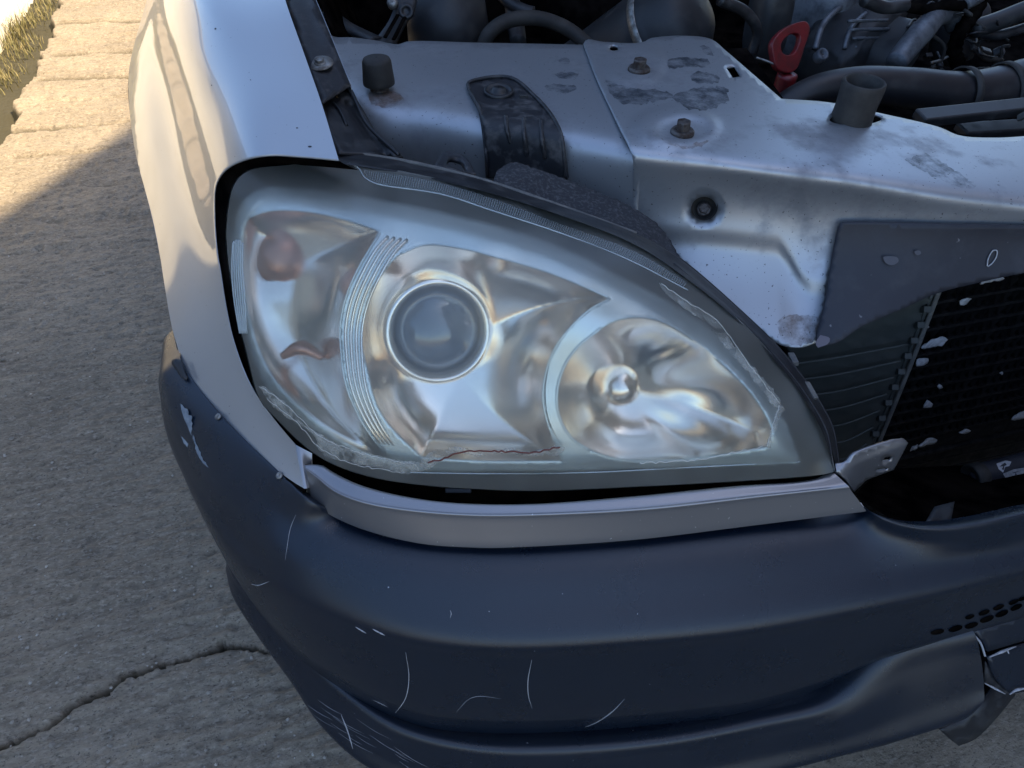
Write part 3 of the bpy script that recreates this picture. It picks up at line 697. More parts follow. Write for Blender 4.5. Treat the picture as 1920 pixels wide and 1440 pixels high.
# ------------------------------------------------------------------ headlight
lens_ctrl = [Z(443, 340, .925), Z(467, 320, .932), Z(533, 312, .930), Z(633, 303, .925), Z(760, 325, .915), Z(900, 350, .903), Z(1027, 385, .888), Z(1193, 455, .858), Z(1290, 520, .830), Z(1373, 587, .80), Z(1453, 670, .765), Z(1507, 740, .735), Z(1557, 840, .692), Z(1566, 884, .672),
             Z(425, 423, .880), Z(427, 480, .850), Z(443, 580, .800), Z(463, 663, .760), Z(487, 747, .722), Z(530, 795, .700), Z(620, 868, .672), Z(700, 895, .662), Z(850, 915, .655), Z(1000, 920, .652), Z(1200, 912, .654), Z(1400, 901, .660), Z(1540, 889, .668),
             Z(560, 400, .908), Z(700, 430, .904), Z(900, 470, .890), Z(1080, 540, .862), Z(1250, 640, .818), Z(1380, 740, .765), Z(1460, 820, .720),
             Z(520, 560, .836), Z(700, 600, .828), Z(900, 640, .812), Z(1100, 700, .785), Z(1280, 780, .742), Z(600, 740, .752), Z(800, 780, .742), Z(1000, 800, .732), Z(1250, 860, .695)]
LENSF = Field(lens_ctrl, lam=1e-4)
o_lens = outline([(425, 423), (427, 480), (443, 580), (463, 663), (487, 747), (525, 792), (570, 835), (620, 868), (700, 895), (800, 910), (900, 917), (1000, 920), (1200, 912), (1400, 901), (1540, 890), (1566, 884, 1),
                  (1556, 840), (1507, 740), (1453, 670), (1373, 587), (1290, 520), (1193, 456), (1027, 392), (893, 352), (760, 322), (633, 303), (533, 310), (467, 320), (440, 345)], 8)
cen = np.array([900, 640.])
# housing tub: dark shell behind everything
ho = []
for sc, back in ((1.004, .004), (1.0, .03), (.97, .10), (.80, .17), (.4, .20), (.02, .205)):
    q = cen + (o_lens - cen) * sc; ho.append(LENSF.at(q[:, 0], q[:, 1], back))
HOUSING_IN = mat("housing_inner", (.05, .06, .062), .5)
hl = loft("headlight", ho, HOUSING_IN, CAR, nu=140, nv=3, closed_u=True)
hl["label"] = "large hazed headlight with peeling lacquer"
# clear cover
lens = region("lens", o_lens, LENSF, LENS, hl, step=10)
lens["label"] = "clouded clear cover with peeling edges"
lb = bvh_of(lens)
# --- bezel
o_bz = outline([(452, 385), (483, 357), (533, 353), (633, 365), (733, 382), (900, 419), (1033, 459), (1140, 509), (1240, 562), (1340, 626), (1407, 686), (1445, 742), (1475, 800), (1500, 868, 1), (1300, 874), (1100, 880), (900, 882), (770, 880), (700, 862), (620, 826), (560, 782), (500, 722), (462, 650), (444, 560), (436, 480), (440, 420)], 7)
c_turn = outline([(457, 430), (467, 408), (500, 397), (533, 394), (600, 401), (710, 432, 1), (693, 467), (667, 513), (647, 563), (638, 613), (640, 663), (647, 713), (662, 757), (693, 813), (738, 864, 1), (690, 852), (630, 820), (575, 776), (520, 720), (485, 655), (462, 570), (452, 490)], 7)
c_main = outline([(797, 459), (867, 466), (933, 483), (1033, 513), (1144, 560, 1), (1107, 580), (1073, 610), (1040, 653), (1023, 700), (1018, 750), (1027, 793), (1040, 827), (1057, 866, 1), (900, 866), (790, 858, 1), (727, 793), (703, 750), (690, 697), (680, 647), (683, 597), (697, 547), (723, 507), (752, 476)], 7)
c_high = outline([(1190, 596), (1240, 603), (1307, 643), (1373, 700), (1423, 757), (1447, 807), (1438, 838, 1), (1373, 850), (1273, 863), (1160, 862), (1107, 843), (1073, 820), (1050, 780), (1045, 740), (1057, 693), (1083, 653), (1127, 617), (1157, 602)], 7)
BZ = Off(LENSF, lambda x, y: .011 + .022 * np.exp(-(dist_px(x, y, o_bz) / 13) ** 2))
bez = region("bezel", o_bz, BZ, BEZEL, hl, holes=[c_turn, c_main, c_high], step=6, thick=.003)
def chamber(name, rim, deep, lam, M, extra=None):
    """moulded bowl sunk behind an opening of the bezel"""
    return region(name, rim, BZ, M, hl, step=5.5, disp=lambda x, y: .002 + deep * (1 - np.exp(-dist_px(x, y, rim) / lam)) + (extra(x, y) if extra else 0))
ax_main = np.array([-.05, -.90, .42]); ax_main /= np.linalg.norm(ax_main)
dm = float(LENSF.depth([815], [612])[0])
cm = D(818, 613, dm + .070)
chamber("main_beam_bowl", c_main, .070, 42, CHROME)
pj = lathe("projector", cm, ax_main, [(.068, -.004), (.066, .004), (.063, .016), (.059, .026), (.056, .028), (.053, .027), (.049, .020), (.047, .012)], CHROME, hl, n=64)
lathe("projector_lens", cm + ax_main * .010, ax_main, [(.0475, 0), (.046, .006), (.042, .014), (.035, .021), (.026, .026), (.016, .029), (.006, .0305), (.0005, .0306)], GLASS, hl, n=64)
ax_hi = np.array([.10, -.90, .42]); ax_hi /= np.linalg.norm(ax_hi)
dh = float(LENSF.depth([1150], [720])[0])
chh = D(1150, 715, dh + .070)
def flutes(x, y):
    e = np.arctan2(y - 722, x - 1140); r = np.hypot(x - 1140, y - 722)
    return -.006 * sm(r, 70, 150) * (1 - sm(r, 230, 300)) * np.cos((e - .33) * 9) * sm(e, -.75, -.45) * (1 - sm(e, .62, .80))
chamber("high_beam_bowl", c_high, .085, 55, CHROME, flutes)
lathe("high_beam_cap", chh + ax_hi * .012, ax_hi, [(.024, -.016), (.024, .004), (.0225, .012), (.017, .020), (.009, .0245), (.0005, .026)], CHROME, hl, n=40)
dt = float(LENSF.depth([560], [570])[0])
ax_t = np.array([-.08, -.72, .68]); ax_t /= np.linalg.norm(ax_t)
ct = D(535, 478, dt + .058)
chamber("indicator_bowl", c_turn, .055, 45, CHROME)
lathe("indicator_bulb", ct - ax_t * .012, ax_t, [(.040, 0), (.030, .006), (.030, .012), (.028, .018), (.022, .024), (.012, .028), (.0005, .030)], AMBER, hl, n=32)
tube("amber_reflection_arc", [D(530, 668, dt + .048), D(566, 652, dt + .044), D(606, 670, dt + .046)], [.004, .009, .004], AMBER, hl, n=12)  # amber arc modelled in place of the bulb's reflection in the bowl
# dark lip ring left of the high beam
tube("high_beam_lip", [BZ.one(*p, -.001) for p in [(1127, 615), (1083, 651), (1056, 692), (1044, 740), (1049, 781), (1072, 821), (1106, 844)]], .0016, BEZEL, hl, n=8)
rimb = [(1144, 560), (1107, 580), (1073, 610), (1040, 653), (1023, 700), (1018, 750), (1027, 793), (1040, 827), (1057, 866)]
tube("bezel_edge", [BZ.one(*p, -.001) for p in rimb], .0013, BEZEL, hl, n=8, seg=50)
tube("bezel_edge", [BZ.one(*p, -.001) for p in [(467, 408), (500, 397), (533, 394), (600, 401), (700, 429), (712, 436), (693, 467), (667, 513), (647, 563), (638, 613), (640, 663), (647, 713), (662, 757), (693, 813), (738, 864)]], .0011, BEZEL, hl, n=8, seg=70)
arc = np.array([(712, 436), (693, 467), (667, 513), (647, 563), (638, 613), (640, 663), (647, 713), (662, 757), (693, 813), (740, 866)], float)
for k in range(1, 5):
    q = arc + np.array([9.5, 1.5]) * k * np.linspace(1.25, .85, len(arc))[:, None]; q[0] += (4, 6)
    tube("bezel_rib", list(BZ.at(q[:, 0], q[:, 1], -.0012)), .0019, CHROME, hl, n=8, seg=60, flat=.8)
tube("bezel_edge", [BZ.one(*p, -.001) for p in [(752, 476), (797, 459), (867, 466), (933, 483), (1033, 513), (1144, 560)]], .0011, BEZEL, hl, n=8, seg=50)
lipr = [(1134, 577), (1100, 598), (1066, 632), (1040, 676), (1031, 722), (1031, 760), (1040, 800), (1060, 838)]
loft("bezel_lip", [np.array([BZ.one(p[0] - 9, p[1] - 4, -.0005) for p in lipr]), np.array([BZ.one(p[0] + 9, p[1] + 4, .004) for p in lipr])], BEZEL_DK, hl, nu=40, nv=3)

# --- moulded ribs along the top of the cover: many fine prisms
def rib_band(up, lo, n, name):
    A = catmull(np.array(up, float), n); B = catmull(np.array(lo, float), n); V = []; F = []
    for i in range(n - 1):
        w = .42
        p = [A[i], A[i] * (1 - w) + A[i + 1] * w, B[i] * (1 - w) + B[i + 1] * w, B[i]]
        q = np.array(p); b = len(V)
        P0 = LENSF.at(q[:, 0], q[:, 1], -.0004); P1 = LENSF.at(q[:, 0], q[:, 1], -.0022)
        m0 = (P1[0] + P1[1]) / 2; m1 = (P1[2] + P1[3]) / 2
        V += list(P0) + [m0, m1]; F += [(b, b + 4, b + 5, b + 3), (b + 4, b + 1, b + 2, b + 5), (b, b + 1, b + 4), (b + 3, b + 5, b + 2)]
    return link(name, mesh(name, V, F), CLEARRIB, hl, smooth=False, kind="stuff")
rib_band([(684, 319), (793, 336), (893, 362), (1027, 411), (1193, 474), (1290, 530)], [(684, 328), (705, 342), (827, 362), (927, 394), (1060, 438), (1177, 484), (1284, 540)], 150, "cover_ribs")
rib_band([(566, 297), (580, 297), (598, 298), (612, 300)], [(562, 308), (580, 310), (598, 312), (612, 313)], 14, "cover_ribs")
for k in range(6):
    x = 436 + k * 4
    tube("side_rib", [LENSF.one(x - 1 + (k == 0) * 2, 455 - 6 * math.sin(k / 5 * math.pi), -.0005), LENSF.one(x - 1, 500, -.0012), LENSF.one(x + 3, 560, -.0012), LENSF.one(x + 14 - k * 1.5, 625, -.0004)], .0011, CLEARRIB, hl, n=6, seg=24)
tube("cover_line", [LENSF.one(*p, -.0006) for p in [(655, 305), (672, 315), (684, 332), (705, 344), (827, 364), (927, 396), (1060, 440), (1177, 486), (1290, 544)]], .0008, CLEARRIB, hl, n=6, seg=80)
tube("cover_line", [LENSF.one(*p, -.0006) for p in [(770, 886), (900, 888), (1100, 886), (1300, 876), (1500, 866)]], .0007, CLEARRIB, hl, n=6, seg=60)
# --- flakes of old lacquer
flk = [[(483, 722), (500, 728), (520, 745), (545, 765), (575, 800), (610, 820), (640, 838), (690, 848), (740, 862), (790, 868), (800, 880), (770, 888), (720, 880), (660, 868), (610, 856), (596, 838), (590, 820), (560, 795), (530, 778), (505, 752)],
       [(786, 868), (815, 845), (860, 838), (900, 848), (950, 842), (1000, 846), (1045, 836), (1060, 842), (1045, 853), (1000, 855), (950, 850), (900, 856), (860, 850), (830, 862), (800, 880)],
       [(1236, 528), (1270, 552), (1310, 575), (1345, 600), (1375, 645), (1405, 680), (1440, 720), (1465, 757), (1455, 762), (1425, 728), (1395, 690), (1360, 650), (1330, 612), (1290, 582), (1250, 550)],
       [(1463, 758), (1450, 790), (1445, 812), (1436, 838), (1443, 842), (1452, 812), (1462, 785), (1472, 765)]]
for k, p in enumerate(flk): region("lacquer_flake", ragged(p, 1.1, k), LENSF, FILM, hl, step=9, back=-.0008, thick=.0005)
CRK = mat("red_brown_crack", (.16, .05, .04), .8); PALE = mat("pale_edge", (.62, .60, .54), .6)
def line_on(fld, pts, r, M, par, name, back=-.001, jit=1.0, seed=0):
    rr = np.random.RandomState(seed); q = catmull(np.array(pts, float), 40); q += rr.normal(0, jit, q.shape) * np.array([.3, 1])
    return tube(name, list(fld.at(q[:, 0], q[:, 1], back)), r, M, par, n=5, seg=90)
line_on(LENSF, [(802, 868), (830, 862), (862, 848), (905, 846), (950, 846), (1000, 848), (1050, 838)], .0009, CRK, hl, "lens_crack", seed=1)
line_on(LENSF, [(1200, 868), (1250, 866), (1320, 860), (1370, 850), (1430, 838)], .0005, PALE, hl, "lens_crack", seed=2)
for k, p in enumerate([[(1240, 532), (1290, 566), (1345, 602), (1400, 676), (1462, 757)], [(490, 726), (540, 762), (600, 818), (680, 850), (780, 872)], [(500, 748), (560, 796), (596, 836), (650, 866), (760, 888)], [(1462, 760), (1448, 800), (1438, 836)]]):
    line_on(LENSF, p, .00035, PALE, hl, "flake_edge", seed=5 + k)
# --- flange, gasket and tab round the top of the lamp
seal = [(634, 284), (753, 301), (893, 334), (1027, 378), (1193, 438), (1273, 484), (1407, 600), (1460, 653), (1523, 733), (1560, 800), (1569, 845), (1574, 884)]
edge = [(634, 303), (760, 322), (893, 352), (1027, 392), (1193, 456), (1290, 520), (1373, 587), (1453, 670), (1507, 740), (1545, 810), (1557, 845), (1567, 884)]
A = catmull(np.array(edge, float), 100); B = catmull(np.array(seal, float), 100)
FL = Field(lens_ctrl[:14] + [Z(*p, z) for p, z in zip(seal, (.918, .908, .892, .872, .838, .812, .762, .735, .700, .672, .655, .645))], lam=1e-4)
loft("lamp_flange", [FL.at(A[:, 0] - 2, A[:, 1] + 3, .003), FL.at(A[:, 0], A[:, 1], -.001), FL.at(A[:, 0] * .5 + B[:, 0] * .5, A[:, 1] * .5 + B[:, 1] * .5, .004), FL.at(B[:, 0], B[:, 1], .001), FL.at(B[:, 0], B[:, 1], .001) + np.array([.004, .02, -.03])], BLACK, hl, nu=100, nv=4)
tube("gasket", [FL.one(*p, -.001) for p in seal[:5]], .0032, GASKET, hl, n=8, seg=70, flat=.7)
tube("flange_edge", [FL.one(*p, -.001) for p in seal[4:]], .0016, BLACK, hl, n=8, seg=60)
tube("flange_edge", [FL.one(p[0] - 10, p[1] + 10, -.0015) for p in seal[5:-1]], .0014, BLACK, hl, n=8, seg=60)
tab = Field([Z(817, 307, .888), Z(837, 283, .905), Z(867, 290, .902), Z(890, 323, .880)])
region("lamp_tab", outline([(815, 310, 1), (827, 289), (838, 283), (867, 290), (880, 303), (892, 326, 1), (855, 322)], 4), FL, DUSTY, hl, step=6, back=-.006, thick=.006,
       holes=[outline([(838, 302, 1), (843, 296), (866, 301), (872, 310), (875, 322, 1), (855, 316), (838, 312, 1)], 4)])
for a, b in (((1472, 655), (1490, 692)), ((1505, 718), (1522, 748))):
    c = FL.one((a[0] + b[0]) / 2 + 6, (a[1] + b[1]) / 2, -.002); box("flange_clip", c, .024, .006, .008, np.array(FL.one(*b)) - FL.one(*a), UP, GASKET, hl, bevel=.001)
# foam strip behind the gasket
FO = Field([Z(943, 345, .882), Z(1027, 374, .866), Z(1193, 432, .836), Z(1273, 482, .810), Z(943, 308, .882), Z(960, 303, .885), Z(1060, 335, .868), Z(1193, 392, .838), Z(1245, 432, .818), Z(1265, 462, .806)])
region("foam_strip", outline([(925, 340, 1), (935, 318), (960, 304), (993, 312), (1060, 336), (1193, 393), (1245, 432), (1275, 484, 1), (1193, 438), (1027, 378)], 6) + np.random.RandomState(9).normal(0, .8, outline([(925, 340, 1), (935, 318), (960, 304), (993, 312), (1060, 336), (1193, 393), (1245, 432), (1275, 484, 1), (1193, 438), (1027, 378)], 6).shape),
       FO, FOAM, CAR, step=5, back=-.002, thick=.012, disp=lambda x, y: .003 * vnoise(x * .16, y * .16, 60))

# ------------------------------------------------------------------ silver strip under the lamp
t0 = [Z(572, 872, .668), Z(600, 871, .668), Z(627, 887, .664), Z(677, 910, .660), Z(760, 931, .655), Z(854, 943, .652), Z(994, 945, .650), Z(1182, 931, .652), Z(1369, 912, .656), Z(1529, 898, .660), Z(1558, 884, .664)]
t1 = [Z(574, 879, .666), Z(593, 893, .662), Z(627, 920, .656), Z(677, 940, .652), Z(760, 955, .648), Z(893, 965, .645), Z(1088, 961, .645), Z(1229, 952, .647), Z(1416, 931, .651), Z(1590, 912, .656)]
def drop(p, px, py, dz):                       # lower edge: nearly below the ridge
    return Z(px, py, dz)
t2 = [Z(586, 945, .622), Z(627, 970, .615), Z(693, 997, .610), Z(793, 1020, .606), Z(893, 1027, .604), Z(948, 1027, .604), Z(1182, 1013, .606), Z(1416, 985, .612), Z(1625, 959, .620)]
t0, t1, t2 = [catmull(np.array(t), 60) for t in (t0, t1, t2)]
nup = np.array([0, -.35, .94]); nfr = np.array([-.12, -.95, .25])
rows = [t0 + np.array([0, .004, -.012]), t0, t0 * .12 + t1 * .88 + nup * .0010, t1 + (nup + nfr) * .0012, t1 * .90 + t2 * .10 + nfr * .0014, t1 * .5 + t2 * .5 + nfr * .0010, t2 * .95 + t1 * .05 + nfr * .0006, t2, t2 + np.array([.0, .012, .002])]
strip = loft("headlight_strip", rows, PAINT_FLAT, CAR, nu=90, nv=4)
strip["label"] = "silver strip below the headlight with a bright ridge"
# strip's left end tab
loft("strip_end", [np.array([t0[0], t1[0], t2[0]]), np.array([t0[0], t1[0], t2[0]]) + np.array([-.004, .010, -.002])], PAINT_FLAT, strip, nu=12, nv=2)
# right tab with two slots
TB = Field([Z(1560, 876, .664), Z(1582, 867, .672), Z(1600, 852, .682), Z(1671, 827, .688), Z(1700, 824, .684), Z(1676, 881, .640), Z(1625, 900, .630), Z(1602, 921, .622), Z(1590, 912, .650), Z(1610, 870, .662)], lam=1e-3)
s1 = outline([(1653, 866, 1), (1659, 858, 1), (1674, 855, 1), (1670, 864, 1)], 4); s2 = outline([(1641, 884, 1), (1646, 879, 1), (1667, 877, 1), (1664, 881, 1)], 4)
region("strip_tab", outline([(1560, 882, 1), (1563, 872), (1584, 866), (1600, 852), (1671, 827), (1694, 822, 1), (1703, 830, 1), (1690, 855), (1676, 881, 1), (1625, 900, 1), (1602, 922, 1), (1586, 900)], 6), TB, PAINT_FLAT, strip, holes=[s1, s2], step=7, thick=.003,
       disp=lambda x, y: .004 * sm((y - (867 - (x - 1582) * .40)), 10, 0))
# black cavity behind lamp and strip
CAV = Field([Z(600, 880, .62), Z(900, 930, .60), Z(1300, 930, .60), Z(1600, 900, .61), Z(600, 960, .57), Z(1600, 980, .57), Z(1000, 1000, .56)])
region("lamp_carrier", outline([(585, 850, 1), (700, 880), (1000, 900), (1400, 890), (1575, 880, 1), (1600, 930, 1), (1400, 955), (1000, 985), (700, 960), (588, 900, 1)], 20), CAV, DARKCAV, CAR, step=30, back=.01)
box("carrier_clip", Z(866, 931, .648) + np.array([0, .02, -.012]), .03, .006, .006, RT, UP, GREYENG, CAR, bevel=.001)

# ------------------------------------------------------------------ bumper
def R(*p): return [np.asarray(q, float) for q in p]
b0 = R(Z(338, 676, .668), Z(362, 716, .664), Z(408, 775, .659), Z(460, 830, .653), Z(523, 887, .648), Z(585, 942, .640), Z(640, 963, 0.608), Z(720, 990, 0.600), Z(850, 1003, 0.596), Z(1000, 1003, 0.594), Z(1200, 991, 0.596), Z(1400, 966, 0.600), Z(1600, 941, 0.606), Z(1640, 966, .628), Z(1700, 986, .624), Z(1760, 991, .623), Z(1840, 982, .626), Z(1930, 962, .630), Z(2050, 940, .632))
b1 = R(Z(318, 690, .662), Z(340, 740, .656), Z(385, 800, .648), Z(435, 860, .638), Z(500, 930, .625), Z(560, 985, 0.610), Z(640, 1022, 0.602), Z(740, 1048, 0.596), Z(850, 1058, 0.593), Z(1000, 1058, 0.592), Z(1200, 1046, 0.593), Z(1400, 1024, 0.596), Z(1600, 1000, 0.600), Z(1660, 1005, .603), Z(1720, 1016, .600), Z(1780, 1018, .600), Z(1850, 1008, .603), Z(1930, 990, .606), Z(2050, 968, .608))
b2 = R(Z(304, 705, .655), Z(318, 765, .640), Z(352, 830, .622), Z(400, 900, 0.611), Z(470, 985, 0.593), Z(540, 1045, 0.588), Z(640, 1092, 0.578), Z(750, 1122, 0.572), Z(870, 1136, 0.569), Z(1000, 1136, 0.568), Z(1200, 1124, 0.569), Z(1400, 1102, 0.572), Z(1600, 1072, 0.576), Z(1750, 1052, 0.579), Z(1930, 1020, 0.584), Z(2050, 1000, 0.586))
b3 = R(Z(298, 712, .640), Z(310, 785, .612), Z(340, 860, .585), Z(385, 935, 0.578), Z(455, 1020, 0.561), Z(540, 1092, 0.562), Z(640, 1146, 0.553), Z(760, 1188, 0.546), Z(870, 1206, 0.543), Z(1000, 1210, 0.542), Z(1200, 1198, 0.543), Z(1400, 1178, 0.545), Z(1600, 1143, 0.550), Z(1750, 1112, 0.554), Z(1930, 1070, 0.560), Z(2050, 1044, 0.563))
b4 = R(Z(297, 720, .625), Z(309, 800, .590), Z(338, 875, .565), Z(380, 955, 0.558), Z(445, 1045, 0.538), Z(535, 1118, 0.539), Z(640, 1176, 0.528), Z(765, 1218, 0.521), Z(880, 1234, 0.518), Z(1000, 1236, 0.517), Z(1200, 1224, 0.518), Z(1400, 1202, 0.521), Z(1600, 1164, 0.526), Z(1750, 1132, 0.530), Z(1930, 1088, 0.536), Z(2050, 1060, 0.539))
b5 = R(Z(300, 735, .60), Z(318, 830, .545), Z(350, 905, .51), Z(395, 1000, .475), Z(450, 1095, .445), Z(530, 1190, 0.432), Z(635, 1270, 0.412), Z(780, 1335, 0.397), Z(900, 1350, 0.390), Z(1050, 1350, 0.388), Z(1250, 1335, 0.390), Z(1420, 1312, 0.392), Z(1560, 1270, 0.410), Z(1650, 1232, .420), Z(1760, 1200, .440), Z(1930, 1152, .455), Z(2050, 1122, .460))
b6 = R(Z(303, 752, .575), Z(325, 860, .51), Z(362, 950, .465), Z(405, 1035, .425), Z(455, 1130, .385), Z(525, 1218, .355), Z(630, 1310, .335), Z(770, 1385, .320), Z(900, 1408, .316), Z(1050, 1410, .314), Z(1250, 1395, .316), Z(1420, 1362, .322), Z(1560, 1322, .335), Z(1655, 1240, .395), Z(1755, 1200, .425), Z(1818, 1186, .436))
bump_rows = [b0, b1, b2, b3, b4, b5]
T = [catmull(np.array(r), 90) for r in bump_rows]
back = lambda r, k: r + np.array([0, .022, -.010]) * k
# wrap the outer end backwards out of sight
def wrapped(r, w=(-.002, .10, -.01)): return np.vstack([[r[0] + np.array(w)], [r[0] + np.array(w) * .3], r])
T = [wrapped(r) for r in T]
rows = [T[0] + np.array([.0, .02, -.012]), T[0] + np.array([0, .004, -.0005])] + T[:1] + T[1:]
# side face of the lower part follows the last row down and inwards
rows += [T[5] + np.array([.0, .004, -.012]), T[5] + np.array([.0, .016, -.07])]
rows_bumper = rows
bumper = loft("bumper", rows, BUMPER, CAR, nu=130, nv=7)
bumper["label"] = "dark grey plastic bumper with pale scratches"
# lower lip: catches the light, with the fog lamp bulge at its inner end
lip0 = R(Z(424, 1052, .425), Z(440, 1080, .420), Z(495, 1140, .400), Z(555, 1215, .372), Z(640, 1295, .348), Z(745, 1365, .330), Z(880, 1400, .318), Z(1040, 1405, .314), Z(1250, 1388, .316), Z(1420, 1356, .322), Z(1545, 1325, .335), Z(1590, 1292, .352), Z(1640, 1245, .385), Z(1710, 1208, .415), Z(1825, 1183, .437))
lip1 = R(Z(424, 1056, .415), Z(438, 1092, .405), Z(490, 1156, .385), Z(552, 1232, .357), Z(636, 1316, .332), Z(740, 1388, .312), Z(880, 1424, .300), Z(1040, 1430, .296), Z(1250, 1412, .298), Z(1430, 1378, .304), Z(1565, 1345, .322), Z(1640, 1300, .352), Z(1700, 1262, .378), Z(1770, 1240, .396), Z(1838, 1228, .404))
lip2 = R(Z(424, 1062, .405), Z(436, 1105, .388), Z(484, 1178, .362), Z(548, 1262, .330), Z(618, 1345, .300), Z(720, 1420, .278), Z(880, 1462, .262), Z(1040, 1470, .258), Z(1250, 1452, .262), Z(1440, 1415, .270), Z(1590, 1378, .288), Z(1680, 1345, .312), Z(1745, 1320, .335), Z(1800, 1302, .348), Z(1845, 1290, .356))
lip3 = R(Z(423, 1068, .390), Z(434, 1114, .370), Z(482, 1192, .340), Z(546, 1280, .305), Z(602, 1362, .275), Z(700, 1445, .250), Z(880, 1500, .232), Z(1040, 1505, .228), Z(1250, 1490, .232), Z(1450, 1450, .240), Z(1600, 1412, .256), Z(1690, 1388, .275), Z(1760, 1366, .296), Z(1815, 1345, .312), Z(1842, 1318, .335))
LP = [catmull(np.array(r), 90) for r in (lip0, lip1, lip2, lip3)]
lipo = loft("lower_lip", [LP[0] + np.array([0, .03, -.004]), LP[0], LP[1], LP[2], LP[3], LP[3] + np.array([0, .05, -.02])], BUMPER, bumper, nu=120, nv=7)
lipo["label"] = "lower lip of the bumper with scuffed corner"
bb = bvh_of(bumper); bl = bvh_of(lipo)
def nearest(px, py, lift):
    c = [onto(t, px, py, lift) for t in (bb, bl)]; c = [q for q in c if q[0] is not None]
    return min(c, key=lambda q: proj(q[0])[2])[0] if c else None
def scratch(pts, w, M=SCRATCH, name="scratch"):
    q = catmull(np.array(pts, float), 26); P3 = [nearest(*p, .0004) for p in q]; P3 = [p for p in P3 if p is not None]
    if len(P3) < 4: return
    n = len(P3); rad = [w * .25] + [w * random.uniform(.6, 1.0) for _ in range(6)] + [w * .2]
    return tube(name, P3, rad, M, bumper, n=5, seg=40)
for p, w in [([(555, 965), (545, 990), (538, 1030), (535, 1050)], .0004), ([(472, 1095), (485, 1097), (505, 1090)], .0007), ([(667, 1175), (687, 1187)], .0009), ([(699, 1179), (722, 1191)], .0010), ([(761, 1223), (767, 1270), (760, 1310), (741, 1337)], .0007),
             ([(844, 1144), (846, 1150), (844, 1159)], .0006), ([(997, 1237), (990, 1275), (991, 1305), (998, 1328)], .0007), ([(1171, 1310), (1150, 1332), (1120, 1353), (1097, 1363)], .0007), ([(640, 1340), (652, 1370), (662, 1404)], .0010), ([(855, 1335), (880, 1310), (900, 1305), (940, 1310)], .0003),
             ([(700, 1312), (727, 1325)], .0004)]: scratch(p, w)
rs = np.random.RandomState(12)
for k in range(16):
    t = rs.rand(); x = 560 + 190 * t + rs.normal(0, 6); y = 1308 + 120 * t + rs.normal(0, 12); L = rs.uniform(25, 70)
    scratch([(x, y), (x + L * .5, y + L * .34), (x + L, y + L * .60)], rs.uniform(.00012, .00028))
# scuffed corner where the paint is rubbed away
SC = Field([nearest(x, y, .0006) for x, y in [(303, 745), (345, 775), (360, 800), (345, 830), (375, 870), (325, 800), (385, 900), (312, 762)] if nearest(x, y, .0006) is not None], lam=1e-3)
region("scuff_mark", ragged([(308, 742), (330, 752), (352, 768), (360, 790), (356, 825), (352, 838), (343, 830), (342, 800), (338, 775), (320, 757)], 1.2, 30), SC, CAULK, bumper, step=6)
region("scuff_mark", ragged([(362, 815), (372, 840), (385, 868), (393, 878), (380, 868), (368, 845)], .8, 31), SC, CAULK, bumper, step=6)
# screws along the seam and the torn corner
for px, py in ((408, 778), (523, 888)):
    p, n = onto(bb, px + 2, py + 4, .001)
    if p is None: continue
    s = lathe("trim_screw", p, n, [(.0042, 0), (.0042, .0012), (.0034, .0020), (.0018, .0021), (.0016, .0012), (.0003, .0011)], ZINC, CAR, n=18)
tube("seam_gap", [WING.one(*p, .002) for p in [(342, 684), (362, 716), (408, 776), (460, 831), (523, 888), (572, 920)]], .0028, DARKCAV, CAR, n=8)
region("torn_corner", ragged([(322, 678), (336, 672), (344, 690), (349, 712), (338, 706), (330, 694)], .8, 33), Field([Z(322, 678, .672), Z(336, 672, .676), Z(349, 712, .668), (Z(330, 700, .667))]), BLACK, bumper, step=5, thick=.003)
# flat black plates paint the shade inside cooling slots in the bumper face
for cx, cy, L, tl in [(1757, 1184, 26, -.22), (1791, 1178, 28, -.30), (1821, 1172, 26, -.34), (1850, 1160, 28, -.38), (1878, 1150, 26, -.42), (1905, 1138, 24, -.45), (1818, 1156, 18, -.35), (1845, 1148, 22, -.4), (1872, 1138, 22, -.42), (1900, 1128, 20, -.44), (1916, 1122, 16, -.44)]:
    o = []
    for t in np.linspace(0, 6.283, 16, endpoint=False):
        a, b = math.cos(t) * L * .5, math.sin(t) * L * .17; o.append((cx + a * math.cos(tl) - b * math.sin(tl), cy + a * math.sin(tl) + b * math.cos(tl)))
    P3 = [onto(bb, *q, .0004)[0] for q in o]
    if any(p is None for p in P3): continue
    c, n = onto(bb, cx, cy, 0); V = P3 + [c + (p - c) * .85 - n * .006 for p in P3]; k = len(P3)
    V = P3 + [c + (p - c) * .96 + n * .0008 for p in P3] + [c + n * .0006]
    F = [(i, (i + 1) % k, k + (i + 1) % k, k + i) for i in range(k)] + [(k + i, k + (i + 1) % k, 2 * k) for i in range(k)]
    link("dark_slot_plate", mesh("dark_slot_plate", V, F), DARKCAV, bumper)
